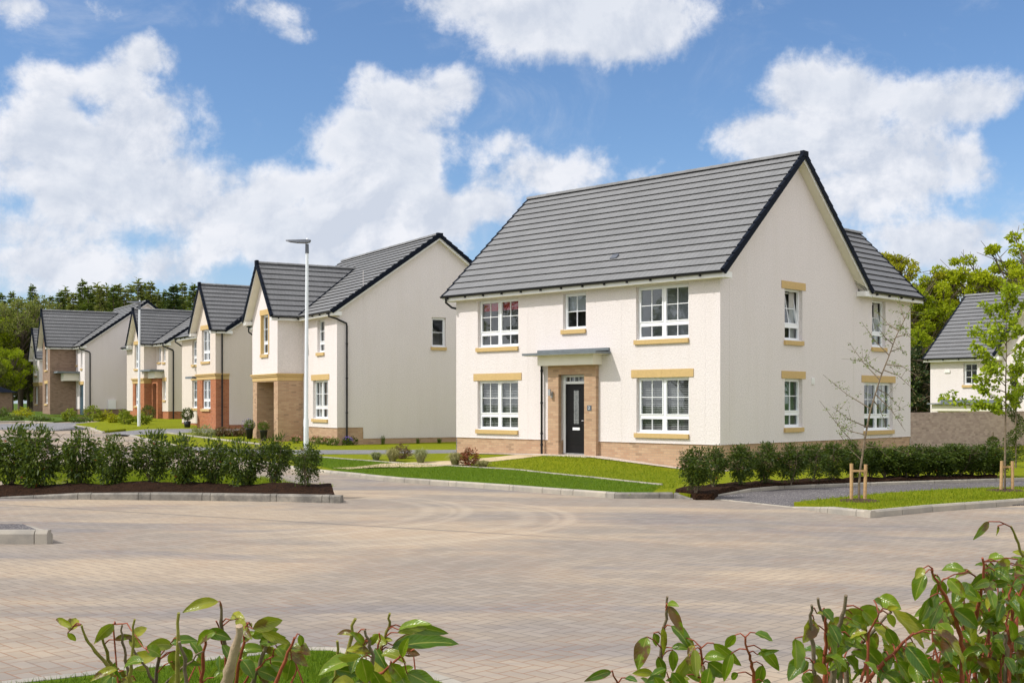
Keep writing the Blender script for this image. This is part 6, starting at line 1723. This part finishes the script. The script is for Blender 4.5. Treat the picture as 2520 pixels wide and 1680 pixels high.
fore('laurel_bush', 'low laurel with one tall upright shoot, bottom right of centre before the camera', 2.7, zs(st, 1400, 1260, 2.1), zz(lv, 1400, 1260, 2.1), 702,
     rand=[(1680, 1665, 120, 30, 12, 60)])
st = [([(1255, 480), (1250, 560), (1262, 680), (1276, 890)], 4.6, 'bark_young'), ([(1285, 445), (1310, 530), (1350, 610), (1400, 700)], 5.0, 'bark_young'), ([(1435, 430), (1410, 540), (1400, 620), (1375, 720), (1360, 890)], 6.0, 'bark_young'),
      ([(1328, 500), (1322, 600), (1326, 720), (1318, 890)], 4.2, 'stem_red'), ([(1660, 510), (1600, 590), (1540, 650), (1480, 720), (1440, 790)], 4.8, 'bark_young'), ([(1780, 630), (1700, 700), (1610, 790), (1530, 880)], 4.6, 'stem_red'),
      ([(1880, 290), (1905, 360), (1950, 440), (1985, 520), (2020, 620), (2030, 700)], 4.4, 'stem_red'), ([(1600, 520), (1590, 560), (1545, 620)], 2.6, 'stem_red'), ([(1365, 740), (1362, 890)], 8, 'bark')]
lv = [(1240, 535, 1190, 640, 68, 'y'), (1235, 490, 1265, 500, 14, 'y'), (1280, 580, 1315, 700, 46, 'g'), (1180, 660, 1190, 810, 70, 'g'), (1240, 770, 1165, 880, 62, 'g'), (1325, 510, 1375, 570, 46, 'g'), (1380, 480, 1490, 550, 66, 'y'), (1420, 500, 1545, 480, 44, 'g'), (1500, 495, 1570, 570, 56, 'g'),
      (1560, 445, 1600, 490, 34, 'g'), (1570, 480, 1600, 540, 30, 'y'), (1470, 560, 1545, 600, 62, 'g'), (1350, 620, 1440, 700, 56, 'g'), (1365, 660, 1450, 790, 44, 'y'), (1360, 740, 1440, 830, 60, 'g'), (1450, 640, 1480, 600, 30, 'g'), (1440, 680, 1540, 720, 40, 'g'), (1420, 620, 1380, 560, 34, 'g'),
      (1680, 480, 1790, 540, 60, 'g'), (1700, 520, 1850, 700, 62, 'y'), (1720, 515, 1860, 650, 40, 'y'), (1655, 635, 1810, 800, 66, 'y'), (1640, 660, 1800, 840, 50, 'g'), (1560, 715, 1700, 870, 66, 'g'), (1850, 610, 1935, 750, 60, 'g'), (1880, 600, 2010, 760, 60, 'y'), (1760, 700, 1880, 860, 66, 'g'),
      (1840, 290, 1800, 340, 34, 'y'), (1835, 315, 1790, 440, 56, 'g'), (1870, 330, 1895, 430, 36, 'g'), (1880, 400, 1805, 540, 50, 'g'), (1900, 450, 1845, 570, 46, 'g'), (1960, 340, 2040, 430, 50, 'g'), (1940, 380, 1900, 330, 26, 'g'), (1930, 480, 1880, 600, 50, 'g'), (1990, 500, 2100, 590, 70, 'g'),
      (1500, 800, 1560, 890, 56, 'g'), (1580, 790, 1660, 850, 50, 'g'), (1620, 820, 1700, 890, 70, 'g'), (1720, 790, 1780, 890, 60, 'g'), (1730, 640, 1700, 740, 50, 'y'), (1620, 600, 1700, 640, 40, 'g'), (1575, 560, 1620, 640, 44, 'g'), (1450, 840, 1480, 890, 40, 'g'), (1220, 840, 1260, 890, 50, 'g'),
      (1290, 800, 1350, 850, 40, 'y'), (1520, 660, 1460, 760, 60, 'g'), (1310, 740, 1340, 810, 36, 'y'), (1600, 700, 1620, 790, 44, 'g'), (1800, 780, 1820, 890, 60, 'g'), (1880, 800, 1960, 880, 60, 'g'), (1650, 730, 1720, 780, 40, 'g'), (1590, 470, 1640, 460, 20, 'y'), (1400, 760, 1430, 850, 44, 'g')]
fore('laurel_bush', 'laurel with cut stem tips and arching leaves, left of the dense corner one', 2.6, zs(st, 1400, 1260, 2.1), zz(lv, 1400, 1260, 2.1), 703,
     rand=[(2130, 1630, 140, 70, 40, 62), (2080, 1560, 80, 50, 10, 64)])
st = [([(2285, 75), (2310, 130), (2345, 230), (2380, 330), (2420, 480)], 4.2, 'stem_green'), ([(2148, 235), (2140, 350), (2125, 450), (2105, 520), (2090, 620)], 4.4, 'stem_red'), ([(2250, 620), (2260, 700), (2262, 890)], 6.0, 'bark_young'),
      ([(2060, 300), (2110, 340), (2160, 420)], 3.2, 'stem_red'), ([(2290, 560), (2270, 640), (2245, 760)], 4.0, 'stem_red'), ([(2160, 420), (2190, 500), (2200, 640), (2190, 890)], 6.0, 'bark_young'), ([(2350, 380), (2300, 480), (2280, 600)], 4.0, 'stem_red')]
lv = [(2270, 72, 2195, 160, 30, 'g'), (2275, 85, 2268, 130, 12, 'y'), (2130, 250, 2082, 278, 28, 'g'), (2130, 270, 2070, 262, 20, 'g'), (2120, 310, 2035, 370, 50, 'g'), (2200, 250, 2260, 265, 34, 'y'), (2240, 255, 2330, 255, 36, 'g'), (2260, 280, 2340, 265, 40, 'g'), (2170, 290, 2240, 340, 44, 'g'),
      (2150, 320, 2080, 380, 40, 'g'), (2340, 370, 2210, 470, 56, 'g'), (2300, 420, 2330, 540, 50, 'g'), (2230, 360, 2300, 380, 40, 'g'), (2060, 400, 2140, 460, 50, 'g'), (2000, 400, 1960, 470, 40, 'g'), (2090, 480, 1990, 520, 40, 'g'), (2300, 560, 2230, 600, 40, 'g'), (2150, 560, 2050, 600, 56, 'g'),
      (2080, 560, 2100, 600, 60, 'g'), (2040, 640, 2110, 640, 44, 'g'), (2140, 520, 2180, 575, 50, 'g'), (2200, 480, 2250, 540, 60, 'g'), (2110, 740, 2050, 820, 70, 'g'), (2150, 780, 2145, 770, 30, 'y'), (2330, 720, 2280, 800, 60, 'g'), (2300, 330, 2345, 320, 30, 'g'), (2360, 300, 2400, 380, 50, 'g')]
fore('laurel_bush', 'dense tall laurel at the bottom right corner before the camera', 2.75, zs(st, 1400, 1260, 2.1), zz(lv, 1400, 1260, 2.1), 704,
     rand=[(2440, 1455, 85, 75, 50, 52), (2500, 1430, 50, 80, 34, 48), (2400, 1550, 120, 85, 75, 56), (2460, 1640, 140, 70, 85, 56), (2330, 1645, 100, 50, 36, 56), (2570, 1560, 80, 140, 45, 56)])
SC.render.use_persistent_data = False
SC.cycles.use_denoising = True
SC.cycles.max_bounces = 8; SC.cycles.transparent_max_bounces = 12
